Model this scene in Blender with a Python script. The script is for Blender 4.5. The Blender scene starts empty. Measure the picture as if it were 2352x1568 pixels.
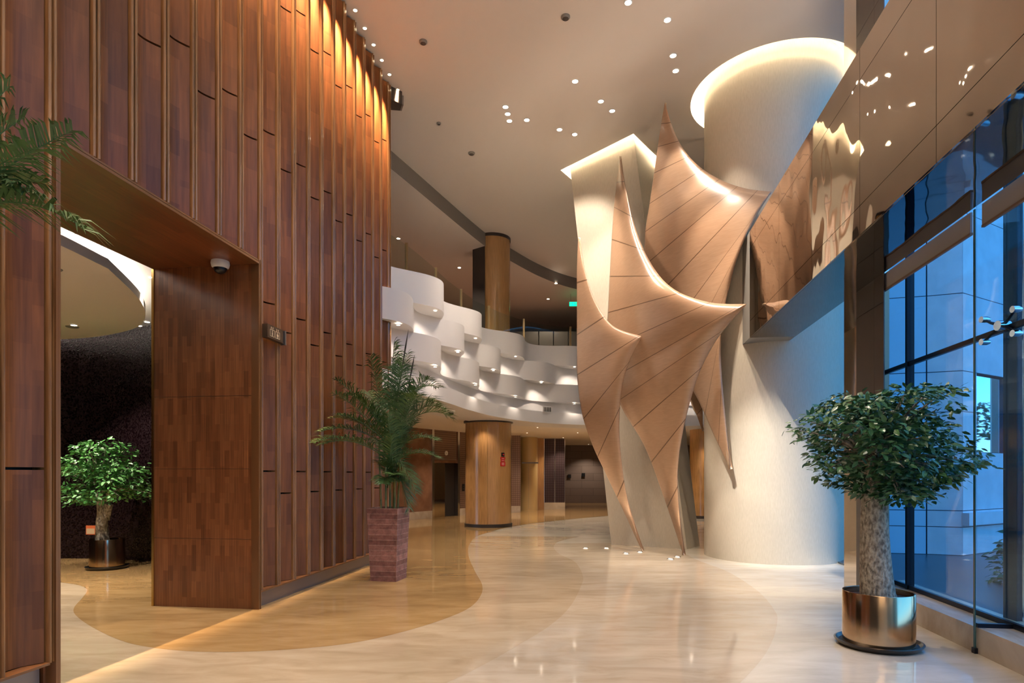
import bpy, math, random
from mathutils import Vector, Matrix, noise
from mathutils.geometry import tessellate_polygon
random.seed(7)
C = bpy.context.scene.collection
R = math.radians
PI = math.pi
F, HX, HY, CAMZ = 1420.0, 1176.0, 1090.0, 1.6      # focal length and horizon in photo pixels
# ------------------------------------------------------------------ camera
cd = bpy.data.cameras.new('camera'); cam = bpy.data.objects.new('camera', cd); C.objects.link(cam)
cam.location = (0, 0, CAMZ); cam.rotation_euler = (R(90), 0, 0)
cd.sensor_width = 36; cd.lens = F/2352*36; cd.shift_y = (HY-784)/2352; cd.clip_end = 500; cd.clip_start = .05
bpy.context.scene.camera = cam
vs = bpy.context.scene.view_settings
vs.view_transform = 'Standard'; vs.look = 'None'; vs.gamma = 1; vs.use_curve_mapping = False
vs.exposure = 0.24
# ------------------------------------------------------------------ world: dusk sky
w = bpy.data.worlds.new('dusk'); bpy.context.scene.world = w; w.use_nodes = True
nt = w.node_tree; nt.nodes.clear()
def N(t, ty, **k):
    n = t.nodes.new(ty)
    for a, b in k.items():
        if a in n.inputs: n.inputs[a].default_value = b
        else: setattr(n, a, b)
    return n
wo = N(nt, 'ShaderNodeOutputWorld'); bg = N(nt, 'ShaderNodeBackground'); bg.inputs[1].default_value = 2.9
tc = N(nt, 'ShaderNodeTexCoord'); sp = N(nt, 'ShaderNodeSeparateXYZ'); cr = N(nt, 'ShaderNodeValToRGB')
nt.links.new(tc.outputs['Generated'], sp.inputs[0]); nt.links.new(sp.outputs['Z'], cr.inputs[0])
e = cr.color_ramp.elements
e[0].position = 0.0; e[0].color = (.02, .05, .09, 1); e[1].position = 1; e[1].color = (.035, .16, .46, 1)
for p_, c_ in ((.02, (.30, .52, .72, 1)), (.12, (.13, .48, .88, 1)), (.4, (.05, .30, .72, 1))):
    x = e.new(p_); x.color = c_
nz = N(nt, 'ShaderNodeTexNoise', Scale=3.0, Detail=5.0); mp = N(nt, 'ShaderNodeMapping'); mp.inputs['Scale'].default_value = (1, 1, 7)
nt.links.new(tc.outputs['Generated'], mp.inputs[0]); nt.links.new(mp.outputs[0], nz.inputs['Vector'])
mr = N(nt, 'ShaderNodeMapRange'); mr.inputs[1].default_value = .5; mr.inputs[2].default_value = .75; mr.inputs[4].default_value = .45
mx = N(nt, 'ShaderNodeMix', data_type='RGBA'); mx.inputs[7].default_value = (.42, .5, .6, 1)
nt.links.new(nz.outputs[0], mr.inputs[0]); nt.links.new(mr.outputs[0], mx.inputs[0]); nt.links.new(cr.outputs[0], mx.inputs[6])
nt.links.new(mx.outputs[2], bg.inputs[0]); nt.links.new(bg.outputs[0], wo.inputs[0])
# ------------------------------------------------------------------ helpers
WARM = (1, .80, .60); AMBER = (1, .68, .40); NEUT = (1, .85, .70)
def P(px, py, d):
    return Vector(((px-HX)*d/F, d, CAMZ-(py-HY)*d/F))
def onz(px, py, z):
    return P(px, py, (z-CAMZ)*F/(HY-py))
K = .1472                                             # both long sides run this way: X = Xo + K*Y
ANG = math.atan2(1, K)
CS = math.cos(math.atan(K))
class MB:
    def __init__(s): s.v = []; s.f = []; s.m = []
    def add(s, vs_, fs, mi=0, M=None):
        b = len(s.v)
        s.v += [tuple(M @ Vector(q)) if M else tuple(q) for q in vs_]
        s.f += [tuple(i+b for i in f) for f in fs]; s.m += [mi]*len(fs); return s
    def box(s, x0, y0, z0, x1, y1, z1, mi=0, M=None):
        v = [(x0,y0,z0),(x1,y0,z0),(x1,y1,z0),(x0,y1,z0),(x0,y0,z1),(x1,y0,z1),(x1,y1,z1),(x0,y1,z1)]
        return s.add(v, [(0,3,2,1),(4,5,6,7),(0,1,5,4),(1,2,6,5),(2,3,7,6),(3,0,4,7)], mi, M)
    def prism(s, pts, z0, z1, mi=0, M=None):          # pts counter-clockwise, may be concave
        n = len(pts); v = [(p[0],p[1],z0) for p in pts]+[(p[0],p[1],z1) for p in pts]
        f = [(i,(i+1)%n,n+(i+1)%n,n+i) for i in range(n)]
        f += [tuple(range(n-1,-1,-1)), tuple(range(n,2*n))]
        return s.add(v, f, mi, M)
    def strip(s, a, b, mi=0):                         # ruled sheet between two polylines
        n = len(a); v = list(a)+list(b)
        return s.add(v, [(i,i+1,n+i+1,n+i) for i in range(n-1)], mi)
    def lathe(s, prof, n=48, c=(0,0,0), mi=0, sx=1, M=None):
        v = []; f = []
        for r, z in prof:
            for k in range(n):
                a = 2*PI*k/n; v.append((c[0]+r*math.cos(a)*sx, c[1]+r*math.sin(a), c[2]+z))
        for j in range(len(prof)-1):
            for k in range(n):
                f.append((j*n+k, j*n+(k+1)%n, (j+1)*n+(k+1)%n, (j+1)*n+k))
        return s.add(v, f, mi, M)
    def tube(s, pts, rad, n=8, mi=0, cap=True):
        v = []; f = []; m = len(pts)
        pts = [Vector(p) for p in pts]
        for i, p in enumerate(pts):
            t = (pts[min(i+1,m-1)]-pts[max(i-1,0)]).normalized()
            a = t.cross(Vector((0,0,1)))
            if a.length < .1: a = t.cross(Vector((1,0,0)))
            a.normalize(); b = t.cross(a)
            r = rad[i] if isinstance(rad, (list, tuple)) else rad
            for k in range(n):
                an = 2*PI*k/n; v.append(p+a*r*math.cos(an)+b*r*math.sin(an))
        for i in range(m-1):
            for k in range(n): f.append((i*n+k, i*n+(k+1)%n, (i+1)*n+(k+1)%n, (i+1)*n+k))
        if cap: f += [tuple(range(n-1,-1,-1)), tuple((m-1)*n+k for k in range(n))]
        return s.add(v, f, mi)
    def build(s, name, mats, parent=None, smooth=True, loc=None, rotz=0, ang=35):
        me = bpy.data.meshes.new(name); 
        if loc is not None and parent is None:
            M = (Matrix.Translation(Vector(loc)) @ Matrix.Rotation(rotz,4,'Z')).inverted() if not getattr(s,'local',False) else Matrix()
            vv = [tuple(M @ Vector(q)) for q in s.v]
        elif parent is not None and not getattr(s,'local',False):
            M = parent.matrix_basis.inverted()
            if parent.parent: M = M @ parent.parent.matrix_basis.inverted()
            vv = [tuple(M @ Vector(q)) for q in s.v]
        else: vv = s.v
        me.from_pydata(vv, [], s.f)
        if not isinstance(mats, (list, tuple)): mats = [mats]
        for m in mats: me.materials.append(m)
        me.polygons.foreach_set('material_index', s.m)
        me.update()
        if smooth:
            me.polygons.foreach_set('use_smooth', [True]*len(me.polygons)); me.set_sharp_from_angle(angle=R(ang))
        o = bpy.data.objects.new(name, me); C.objects.link(o)
        if parent: o.parent = parent
        if loc is not None: o.location = loc; o.rotation_euler = (0,0,rotz)
        return o
def LM():                                             # a builder whose coordinates are already local to its parent
    m = MB(); m.local = True; return m
def tag(o, label, cat, group=None, kind=None):
    if label: o['label'] = label
    if cat: o['category'] = cat
    if group: o['group'] = group
    if kind: o['kind'] = kind
    return o
def thing(name, label, cat, loc=(0,0,0), rotz=0, group=None):
    o = bpy.data.objects.new(name, None); C.objects.link(o); o.location = loc; o.rotation_euler = (0,0,rotz)
    o.empty_display_size = .1
    return tag(o, label, cat, group)
def struct(o): o['kind'] = 'structure'; return o
def cat_rom(pts, n):
    pts = [Vector(p) for p in pts]; out = []
    m = len(pts)
    for i in range(m-1):
        p0 = pts[max(i-1,0)]; p1 = pts[i]; p2 = pts[i+1]; p3 = pts[min(i+2,m-1)]
        for k in range(n):
            t = k/n
            out.append(.5*((2*p1)+(p2-p0)*t+(2*p0-5*p1+4*p2-p3)*t*t+(3*p1-p0-3*p2+p3)*t**3))
    out.append(pts[-1]); return out
def resample(pts, step):
    L = [0]
    for a, b in zip(pts, pts[1:]): L.append(L[-1]+(b-a).length)
    n = max(2, int(L[-1]/step)); out = []; j = 0
    for i in range(n+1):
        t = L[-1]*i/n
        while j < len(L)-2 and L[j+1] < t: j += 1
        q = (t-L[j])/max(1e-9, L[j+1]-L[j]); out.append(pts[j].lerp(pts[j+1], min(1,q)))
    return out, L[-1]
# ------------------------------------------------------------------ materials
def mat(name, col=(.5,.5,.5), rough=.5, metal=0, spec=.5, coat=0, emit=None, es=0, trans=0, coat_rough=.05):
    m = bpy.data.materials.new(name); m.use_nodes = True; t = m.node_tree; b = t.nodes['Principled BSDF']
    b.inputs['Base Color'].default_value = (*col, 1); b.inputs['Roughness'].default_value = rough
    b.inputs['Metallic'].default_value = metal; b.inputs['Specular IOR Level'].default_value = spec
    b.inputs['Coat Weight'].default_value = coat; b.inputs['Coat Roughness'].default_value = coat_rough
    if emit: b.inputs['Emission Color'].default_value = (*emit, 1); b.inputs['Emission Strength'].default_value = es
    m.diffuse_color = (*col, 1); m['b'] = 1
    return m
def coords(m, scale=(1,1,1), out='Object', rot=(0,0,0)):
    t = m.node_tree; c = N(t,'ShaderNodeTexCoord'); p = N(t,'ShaderNodeMapping')
    p.inputs['Scale'].default_value = scale; p.inputs['Rotation'].default_value = rot
    t.links.new(c.outputs[out], p.inputs[0]); return p.outputs[0]
def ramp(m, src, stops):
    t = m.node_tree; r = N(t,'ShaderNodeValToRGB'); el = r.color_ramp.elements
    el[0].position, el[0].color = stops[0][0], (*stops[0][1],1); el[1].position, el[1].color = stops[-1][0], (*stops[-1][1],1)
    for p_, c_ in stops[1:-1]: x = el.new(p_); x.color = (*c_,1)
    t.links.new(src, r.inputs[0]); return r.outputs[0]
def bsdf(m): return m.node_tree.nodes['Principled BSDF']
def bump(m, src, s=.2, d=.01):
    t = m.node_tree; b = N(t,'ShaderNodeBump'); b.inputs['Strength'].default_value = s; b.inputs['Distance'].default_value = d
    t.links.new(src, b.inputs['Height']); t.links.new(b.outputs[0], bsdf(m).inputs['Normal'])
def noisy(m, c1, c2, scale=(1,1,1), ns=3, det=5, bs=0, bd=.01, lo=.35, hi=.65, out='Object'):
    t = m.node_tree; v = coords(m, scale, out); n = N(t,'ShaderNodeTexNoise', Scale=ns, Detail=det)
    t.links.new(v, n.inputs['Vector']); t.links.new(ramp(m, n.outputs[0], [(lo,c1),(hi,c2)]), bsdf(m).inputs['Base Color'])
    if bs: bump(m, n.outputs[0], bs, bd)
    return m
def wood(name, c1, c2, c3, rough=.32, stave=.07, coat=.25, horiz=False, length=.75):
    m = mat(name, c1, rough, coat=coat, coat_rough=.18); t = m.node_tree
    c = N(t,'ShaderNodeTexCoord'); s = N(t,'ShaderNodeSeparateXYZ'); t.links.new(c.outputs['Object'], s.inputs[0])
    a = N(t,'ShaderNodeMath', operation='ADD'); t.links.new(s.outputs['X'], a.inputs[0]); t.links.new(s.outputs['Y'], a.inputs[1])
    cmb = N(t,'ShaderNodeCombineXYZ')
    if horiz: t.links.new(s.outputs['X'], cmb.inputs[0]); t.links.new(s.outputs['Y'], cmb.inputs[1])
    else: t.links.new(s.outputs['Z'], cmb.inputs[0]); t.links.new(a.outputs[0], cmb.inputs[1])
    br = N(t,'ShaderNodeTexBrick'); br.offset = .37; br.offset_frequency = 3; br.squash = 1.0
    for k, v in (('Scale',1),('Mortar Size',0),('Brick Width',length),('Row Height',stave),('Bias',-.1)): br.inputs[k].default_value = v
    br.inputs['Color1'].default_value = (*c1,1); br.inputs['Color2'].default_value = (*c2,1)
    t.links.new(cmb.outputs[0], br.inputs[0])
    br2 = N(t,'ShaderNodeTexBrick'); br2.offset = .61; br2.offset_frequency = 2
    for k, v in (('Scale',1),('Mortar Size',0),('Brick Width',length*.63),('Row Height',stave),('Bias',.1)): br2.inputs[k].default_value = v
    br2.inputs['Color1'].default_value = (*c2,1); br2.inputs['Color2'].default_value = (*c3,1)
    t.links.new(cmb.outputs[0], br2.inputs[0])
    mx = N(t,'ShaderNodeMix', data_type='RGBA'); mx.inputs[0].default_value = .5
    t.links.new(br.outputs[0], mx.inputs[6]); t.links.new(br2.outputs[0], mx.inputs[7])
    mp = N(t,'ShaderNodeMapping'); mp.inputs['Scale'].default_value = (1.2,45,1); t.links.new(cmb.outputs[0], mp.inputs[0])
    n = N(t,'ShaderNodeTexNoise', Scale=1.6, Detail=6); t.links.new(mp.outputs[0], n.inputs['Vector'])
    mr = N(t,'ShaderNodeMapRange'); mr.inputs[1].default_value = .3; mr.inputs[2].default_value = .7; mr.inputs[3].default_value = .72; mr.inputs[4].default_value = 1.2
    t.links.new(n.outputs[0], mr.inputs[0])
    mul = N(t,'ShaderNodeMix', data_type='RGBA', blend_type='MULTIPLY'); mul.inputs[0].default_value = 1
    t.links.new(mx.outputs[2], mul.inputs[6]); t.links.new(mr.outputs[0], mul.inputs[7])
    t.links.new(mul.outputs[2], bsdf(m).inputs['Base Color']); return m
M_wood = wood('fluted wood', (.17,.058,.016), (.10,.033,.009), (.23,.084,.025), rough=.36, coat=.0)
bsdf(M_wood).inputs['Specular IOR Level'].default_value = .28
M_bead = mat('bead wood', (.22,.095,.035), .26, coat=.4); noisy(M_bead, (.17,.075,.025), (.32,.15,.055), (1,1,.05), 30)
M_trim = mat('dark bead trim', (.16,.068,.024), .3, coat=.3)
M_jamb = wood('stave wood', (.27,.092,.030), (.14,.044,.015), (.36,.14,.05), rough=.34, stave=.062, length=.5)
M_soff = wood('soffit wood', (.17,.052,.018), (.11,.032,.012), (.22,.07,.025), horiz=True, stave=.09, length=1.6)
M_dark = mat('dark gap', (.012,.008,.006), .8)
M_base = mat('brushed skirting', (.26,.235,.22), .38, metal=.7)
M_brass = mat('brass', (.62,.42,.16), .25, metal=1)
M_brass2 = mat('dark brass post', (.30,.22,.11), .35, metal=.8)
M_gold = mat('polished gold steel', (.72,.52,.34), .16, metal=1)
M_chrome = mat('chrome', (.8,.8,.82), .12, metal=1)
M_black = mat('black plastic', (.01,.01,.011), .3)
M_white = mat('white paint', (.80,.78,.75), .6)
M_ceil = mat('taupe ceiling', (.74,.67,.60), .5)
M_ceil2 = mat('inner ceiling', (.72,.66,.60), .6)
M_cream = mat('cream wall covering', (.56,.50,.40), .6); noisy(M_cream, (.53,.475,.375), (.59,.53,.43), (1,1,.12), 90, bs=.12, bd=.002)
M_balc = mat('white lacquer', (.66,.635,.62), .45)
M_grey = mat('grey panel', (.22,.21,.19), .5)
M_bulk = mat('grey bulkhead', (.24,.215,.19), .6)
def marble(name, c1, c2, c3, rough=.065):
    m = mat(name, c1, rough, spec=.6); t = m.node_tree
    v = coords(m, (1.1,3.4,1)); n = N(t,'ShaderNodeTexNoise', Scale=1.5, Detail=9, Roughness=.62); n.inputs['Distortion'].default_value = .6
    t.links.new(v, n.inputs['Vector'])
    v2 = coords(m, (.5,1.3,1)); n2 = N(t,'ShaderNodeTexNoise', Scale=.8, Detail=4); t.links.new(v2, n2.inputs['Vector'])
    a = ramp(m, n.outputs[0], [(.33,c3),(.5,c1),(.66,c2)]); b = ramp(m, n2.outputs[0], [(.35,(.86,.84,.82)),(.62,(1.06,1.05,1.04))])
    mu = N(t,'ShaderNodeMix', data_type='RGBA', blend_type='MULTIPLY'); mu.inputs[0].default_value = 1
    t.links.new(a, mu.inputs[6]); t.links.new(b, mu.inputs[7]); t.links.new(mu.outputs[2], bsdf(m).inputs['Base Color'])
    return m
M_mar_w = marble('white marble', (.68,.62,.51), (.73,.675,.57), (.61,.55,.44))
M_mar_c = marble('cream marble', (.62,.52,.39), (.67,.58,.45), (.54,.44,.31))
M_mar_b = marble('beige marble', (.57,.455,.31), (.62,.51,.36), (.49,.385,.25))
M_mar_g = marble('golden marble', (.45,.29,.125), (.50,.335,.155), (.38,.235,.095))
M_sill = marble('sill marble', (.50,.42,.33), (.58,.51,.42), (.40,.32,.24), .25)
def mirror(name, col, sc, s, d, rough=.03):
    m = mat(name, col, rough, metal=1); t = m.node_tree; v = coords(m, sc)
    n = N(t,'ShaderNodeTexNoise', Scale=1.0, Detail=1.5); t.links.new(v, n.inputs['Vector']); bump(m, n.outputs[0], s, d); return m
M_mirror = mirror('wavy bronze mirror steel', (.50,.435,.38), (1.3,1,.8), .5, .048)
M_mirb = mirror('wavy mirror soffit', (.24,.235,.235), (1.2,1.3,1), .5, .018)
M_mirp = mat('bronze mirror', (.66,.58,.50), .05, metal=1)
M_pill = mat('dark bronze cladding', (.040,.030,.025), .45, metal=.0)
M_leaf = mat('ficus leaf', (.05,.17,.06), .33, spec=.6)
M_leafl = mat('bright ficus leaf', (.07,.27,.06), .38, spec=.6)
for m_, a_, b_ in ((M_leaf,(.022,.085,.035),(.075,.20,.075)), (M_leafl,(.03,.15,.03),(.13,.40,.09))):
    noisy(m_, a_, b_, (1,1,1), 5, lo=.3, hi=.7)
M_palm = mat('palm leaf', (.05,.14,.035), .4); noisy(M_palm, (.025,.09,.028), (.13,.22,.06), (1,1,1), 3.5, lo=.3, hi=.75)
M_palmy = mat('yellowing palm leaf', (.30,.26,.08), .45)
M_cane = mat('palm cane', (.22,.24,.07), .45); noisy(M_cane, (.10,.15,.05), (.36,.33,.12), (1,1,1), 6)
M_spear = mat('palm spear', (.05,.04,.03), .6)
M_bark = mat('bark', (.22,.19,.15), .85); noisy(M_bark, (.14,.12,.095), (.46,.42,.34), (1,1,.55), 42, 3, bs=.9, bd=.02)
M_soil = mat('soil', (.035,.022,.018), .95); noisy(M_soil, (.015,.01,.008), (.09,.05,.04), (1,1,1), 40, bs=1, bd=.03)
M_plant = mat('slate planter', (.25,.11,.085), .55)
def planter_mat():
    m = M_plant; t = m.node_tree; c = N(t,'ShaderNodeTexCoord'); s = N(t,'ShaderNodeSeparateXYZ'); t.links.new(c.outputs['Object'], s.inputs[0])
    a = N(t,'ShaderNodeMath', operation='ADD'); t.links.new(s.outputs['X'], a.inputs[0]); t.links.new(s.outputs['Y'], a.inputs[1])
    cm = N(t,'ShaderNodeCombineXYZ'); t.links.new(a.outputs[0], cm.inputs[0]); t.links.new(s.outputs['Z'], cm.inputs[1])
    br = N(t,'ShaderNodeTexBrick'); br.offset = .5
    for k, v in (('Scale',1),('Mortar Size',.004),('Brick Width',.9),('Row Height',.078),('Mortar Smooth',.6)): br.inputs[k].default_value = v
    br.inputs['Color1'].default_value = (.20,.085,.07,1); br.inputs['Color2'].default_value = (.36,.17,.14,1); br.inputs['Mortar'].default_value = (.42,.27,.22,1)
    t.links.new(cm.outputs[0], br.inputs[0])
    n = N(t,'ShaderNodeTexNoise', Scale=9, Detail=8, Roughness=.7); t.links.new(cm.outputs[0], n.inputs['Vector'])
    mr = N(t,'ShaderNodeMapRange'); mr.inputs[1].default_value=.3; mr.inputs[2].default_value=.7; mr.inputs[3].default_value=.5; mr.inputs[4].default_value=1.5
    t.links.new(n.outputs[0], mr.inputs[0]); mu = N(t,'ShaderNodeMix', data_type='RGBA', blend_type='MULTIPLY'); mu.inputs[0].default_value=1
    t.links.new(br.outputs[0], mu.inputs[6]); t.links.new(mr.outputs[0], mu.inputs[7]); t.links.new(mu.outputs[2], bsdf(m).inputs['Base Color'])
    ad = N(t,'ShaderNodeMath', operation='ADD'); t.links.new(n.outputs[0], ad.inputs[0]); t.links.new(br.outputs['Fac'], ad.inputs[1])
    bump(m, ad.outputs[0], .6, .012)
planter_mat()
M_colw = wood('column veneer', (.50,.27,.10), (.45,.235,.085), (.55,.31,.125), rough=.16, stave=.35, coat=.5, length=9)
M_pan = mat('brown stone panel', (.20,.10,.055), .25); noisy(M_pan, (.17,.08,.045), (.25,.13,.075), (1,1,1), 2)
def lattice(name, c1, c2):
    m = mat(name, c1, .3, metal=.5); t = m.node_tree; v = coords(m, (1,1,1), rot=(0,0,0))
    s = N(t,'ShaderNodeSeparateXYZ'); t.links.new(v, s.inputs[0])
    outs = []
    for sg in (1,-1):
        a = N(t,'ShaderNodeMath', operation='MULTIPLY_ADD'); a.inputs[1].default_value = sg; t.links.new(s.outputs['X'], a.inputs[0]); t.links.new(s.outputs['Z'], a.inputs[2])
        b = N(t,'ShaderNodeMath', operation='MULTIPLY'); b.inputs[1].default_value = 2*PI/.16; t.links.new(a.outputs[0], b.inputs[0])
        c = N(t,'ShaderNodeMath', operation='SINE'); t.links.new(b.outputs[0], c.inputs[0]); outs.append(c.outputs[0])
    p = N(t,'ShaderNodeMath', operation='MULTIPLY'); t.links.new(outs[0], p.inputs[0]); t.links.new(outs[1], p.inputs[1])
    t.links.new(ramp(m, p.outputs[0], [(.0,c1),(.25,c2)]), bsdf(m).inputs['Base Color']); return m
M_latt = lattice('bronze lattice', (.20,.12,.09), (.36,.24,.18))
M_lattd = lattice('dark lattice', (.05,.03,.028), (.13,.09,.10))
M_stone = mat('grey back stone', (.16,.13,.11), .4)
def stone_mat(m, c1, c2, mo, w_, h_, bs=.3):
    t = m.node_tree; c = N(t,'ShaderNodeTexCoord'); s = N(t,'ShaderNodeSeparateXYZ'); t.links.new(c.outputs['Object'], s.inputs[0])
    cm = N(t,'ShaderNodeCombineXYZ'); t.links.new(s.outputs['X'], cm.inputs[0]); t.links.new(s.outputs['Z'], cm.inputs[1])
    br = N(t,'ShaderNodeTexBrick')
    for k, v in (('Scale',1),('Mortar Size',.008),('Brick Width',w_),('Row Height',h_)): br.inputs[k].default_value = v
    br.inputs['Color1'].default_value = (*c1,1); br.inputs['Color2'].default_value = (*c2,1); br.inputs['Mortar'].default_value = (*mo,1)
    t.links.new(cm.outputs[0], br.inputs[0]); t.links.new(br.outputs[0], bsdf(m).inputs['Base Color'])
stone_mat(M_stone, (.17,.13,.115), (.21,.165,.145), (.09,.07,.06), 1.3, .42)
M_mos = mat('dark mosaic', (.03,.016,.022), .3)
def mosaic():
    m = M_mos; t = m.node_tree; v = coords(m, (1,1,1)); vo = N(t,'ShaderNodeTexVoronoi', Scale=42); t.links.new(v, vo.inputs['Vector'])
    t.links.new(ramp(m, vo.outputs['Color'], [(.2,(.006,.002,.003)),(.8,(.022,.010,.014))]), bsdf(m).inputs['Base Color'])
    t.links.new(ramp(m, vo.outputs['Color'], [(.2,(.08,.08,.08)),(.8,(.5,.5,.5))]), bsdf(m).inputs['Roughness'])
    bump(m, vo.outputs['Distance'], .6, .01); bsdf(m).inputs['Metallic'].default_value = .35
mosaic()
def glass(name, tint=(.93,.98,1), ior=1.45, rough=0.0, k=1):
    m = bpy.data.materials.new(name); m.use_nodes = True; t = m.node_tree; t.nodes.clear()
    o = N(t,'ShaderNodeOutputMaterial'); mi = N(t,'ShaderNodeMixShader'); tr = N(t,'ShaderNodeBsdfTransparent'); tr.inputs[0].default_value = (*tint,1)
    g = N(t,'ShaderNodeBsdfGlossy'); g.inputs['Roughness'].default_value = rough; lw = N(t,'ShaderNodeLayerWeight'); lw.inputs[0].default_value = .5
    pw_ = N(t,'ShaderNodeMath', operation='POWER'); pw_.inputs[1].default_value = 4.5; t.links.new(lw.outputs['Facing'], pw_.inputs[0])
    fr = N(t,'ShaderNodeMath', operation='MULTIPLY_ADD'); fr.inputs[1].default_value = .85; fr.inputs[2].default_value = .03; t.links.new(pw_.outputs[0], fr.inputs[0])
    t.links.new(fr.outputs[0], mi.inputs[0]); t.links.new(tr.outputs[0], mi.inputs[1]); t.links.new(g.outputs[0], mi.inputs[2]); t.links.new(mi.outputs[0], o.inputs[0])
    return m
M_glass = glass('window glass', (.86,.96,1))
M_rail = glass('balustrade glass', (.78,.86,.82))
M_gedge = mat('glass edge', (.02,.10,.11), .1)
M_glow = mat('lamp lens', (1,1,1), .4, emit=(1,.86,.68), es=28)
M_glows = mat('dim lamp lens', (1,1,1), .4, emit=(1,.86,.68), es=5)
M_glowa = mat('amber lamp lens', (1,1,1), .4, emit=(1,.72,.42), es=28)
M_led = mat('cove LED', (1,1,1), .4, emit=(1,.83,.58), es=30)
M_ledw = mat('white cove LED', (1,1,1), .4, emit=(1,.93,.84), es=16)
M_green = mat('green exit glow', (.0,.3,.12), .4, emit=(.0,.85,.32), es=2.2)
M_red = mat('red sign', (.55,.01,.01), .5)
M_signw = mat('sign white', (.75,.72,.66), .5)
M_orange = mat('orange sign', (.7,.17,.06), .5)
M_blind = mat('roller blind fabric', (.36,.34,.35), .75)
M_blindr = mat('blind bottom rail', (.20,.13,.09), .5)
M_ext = mat('exterior stone', (.45,.48,.52), .55); noisy(M_ext, (.60,.65,.71), (.70,.74,.79), (1,1,1), 3)
M_extl = mat('exterior glass cladding', (.40,.66,.84), .5, spec=.5)
M_extj = mat('exterior joint', (.03,.05,.09), .6)
M_steel = mat('dark steel', (.015,.02,.035), .3, metal=.6)
M_grnd = mat('wet paving', (.05,.07,.09), .3)
M_sign = mat('sign bronze', (.10,.065,.04), .35, metal=.5)
M_signt = mat('sign pale lettering', (.62,.47,.30), .5)
# sail laminate: seams follow the v coordinate stored in its UV map
M_sail = mat('sail laminate', (.42,.26,.16), .30, coat=.3, coat_rough=.2)
def sail_mat():
    m = M_sail; t = m.node_tree; u = N(t,'ShaderNodeUVMap'); s = N(t,'ShaderNodeSeparateXYZ'); t.links.new(u.outputs[0], s.inputs[0])
    mu = N(t,'ShaderNodeMath', operation='MULTIPLY'); mu.inputs[1].default_value = 1; t.links.new(s.outputs['Y'], mu.inputs[0])
    fr = N(t,'ShaderNodeMath', operation='FRACT'); t.links.new(mu.outputs[0], fr.inputs[0])
    line = ramp(m, fr.outputs[0], [(0,(.30,.25,.2)),(.022,(.30,.25,.2)),(.034,(1,1,1)),(1,(1,1,1))])
    v = coords(m, (1,1,9)); n = N(t,'ShaderNodeTexNoise', Scale=5, Detail=8); t.links.new(v, n.inputs['Vector'])
    a = ramp(m, n.outputs[0], [(.3,(.345,.215,.132)),(.7,(.395,.25,.158))])
    mx = N(t,'ShaderNodeMix', data_type='RGBA', blend_type='MULTIPLY'); mx.inputs[0].default_value = 1
    t.links.new(a, mx.inputs[6]); t.links.new(line, mx.inputs[7]); t.links.new(mx.outputs[2], bsdf(m).inputs['Base Color'])
sail_mat()
M_sailr = mat('sail edge', (.70,.55,.40), .4)
# ------------------------------------------------------------------ lamps
def spot(loc, tgt, power, size=60, blend=.6, col=WARM, r=.05, parent=None):
    l = bpy.data.lights.new('spot', 'SPOT'); l.energy = power; l.spot_size = R(size); l.spot_blend = blend; l.color = col; l.shadow_soft_size = r
    o = bpy.data.objects.new('lamp_light', l); C.objects.link(o); o.location = loc
    d = Vector(tgt)-Vector(loc); o.rotation_euler = d.to_track_quat('-Z', 'Y').to_euler()
    if parent: o.location = Vector(loc)-parent.location; o.parent = parent
    return o
def area_up(loc, sx, sy, power, rot=0, col=WARM):
    l = bpy.data.lights.new('area', 'AREA'); l.shape = 'RECTANGLE'; l.size = sx; l.size_y = sy; l.energy = power; l.color = col
    o = bpy.data.objects.new('fill_uplight', l); C.objects.link(o); o.location = loc; o.rotation_euler = (PI,0,rot); return o
area_up((2.95+K*3.5,3.5,5.95), 8.5, .35, 165, ANG, NEUT)      # added ceiling fill, unseen on top of the mirror clad beam
area_up((-1.5,-6,4.5), 6, 3, 640, 0, NEUT)                     # added upward fill light behind the viewpoint, brightens the ceiling
_dl = {}
def downlight(name, loc, label, group, r=.055, glow=None, up=False, ring=None):
    key = (name, r, up)
    t = thing(name, label, 'light', loc, 0, group)
    if key not in _dl:
        s = 1 if up else -1
        a = LM(); a.lathe([(r,0),(r*1.35,0),(r*1.35,.006*s),(r*1.05,.012*s),(r,.004*s),(r,0)][::1], 20)
        b = LM(); b.lathe([(0.0005,.005*s),(r*.97,.005*s)], 20)
        _dl[key] = (a.build('trim_ring', ring or M_white, t), b.build('lens', glow or M_glow, t))
    else:
        for q in _dl[key]:
            c = q.copy(); C.objects.link(c); c.parent = t
    return t
CZ = 9.1
main_spots = [
 (1443,5,'bright square-looking downlight at the top edge of the photo',520), (1533,45,'ceiling downlight above the round cove ring, second from the top',420),
 (1546,127,'upper of two close downlights left of the round cove ring',420), (1552,162,'lower of two close downlights left of the round cove ring',420),
 (1321,186,'single downlight between the triple cluster and the round cove',330), (1380,232,'left upper one of the downlight pair in mid ceiling',330),
 (1406,254,'right lower one of the downlight pair in mid ceiling',330), (1161,245,'topmost of three downlights set in a tight row',360),
 (1166,261,'middle of three downlights set in a tight row',360), (1170,277,'lowest of three downlights set in a tight row',360),
 (1210,275,'downlight just right of the tight row of three',300), (1285,297,'left one of the two downlights above the square cove',300), (1320,308,'right one of the two downlights above the square cove',300)]
EXPW = 1.0
tg = {0:(1.5,8.5,0),1:(4.3,10.9,1.0),2:(4.4,11.0,3.4),3:(3.0,12.3,4.6),4:(2.2,13.2,4.5),5:(2.6,13.0,5.5),6:(3.3,12.0,6.2),7:(2.3,13.5,3.0),8:(3.4,12.0,3.5),9:(1.9,14.0,6.0),10:(0,14,0),11:(.5,17,0),12:(2.2,14,5.2)}
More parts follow.
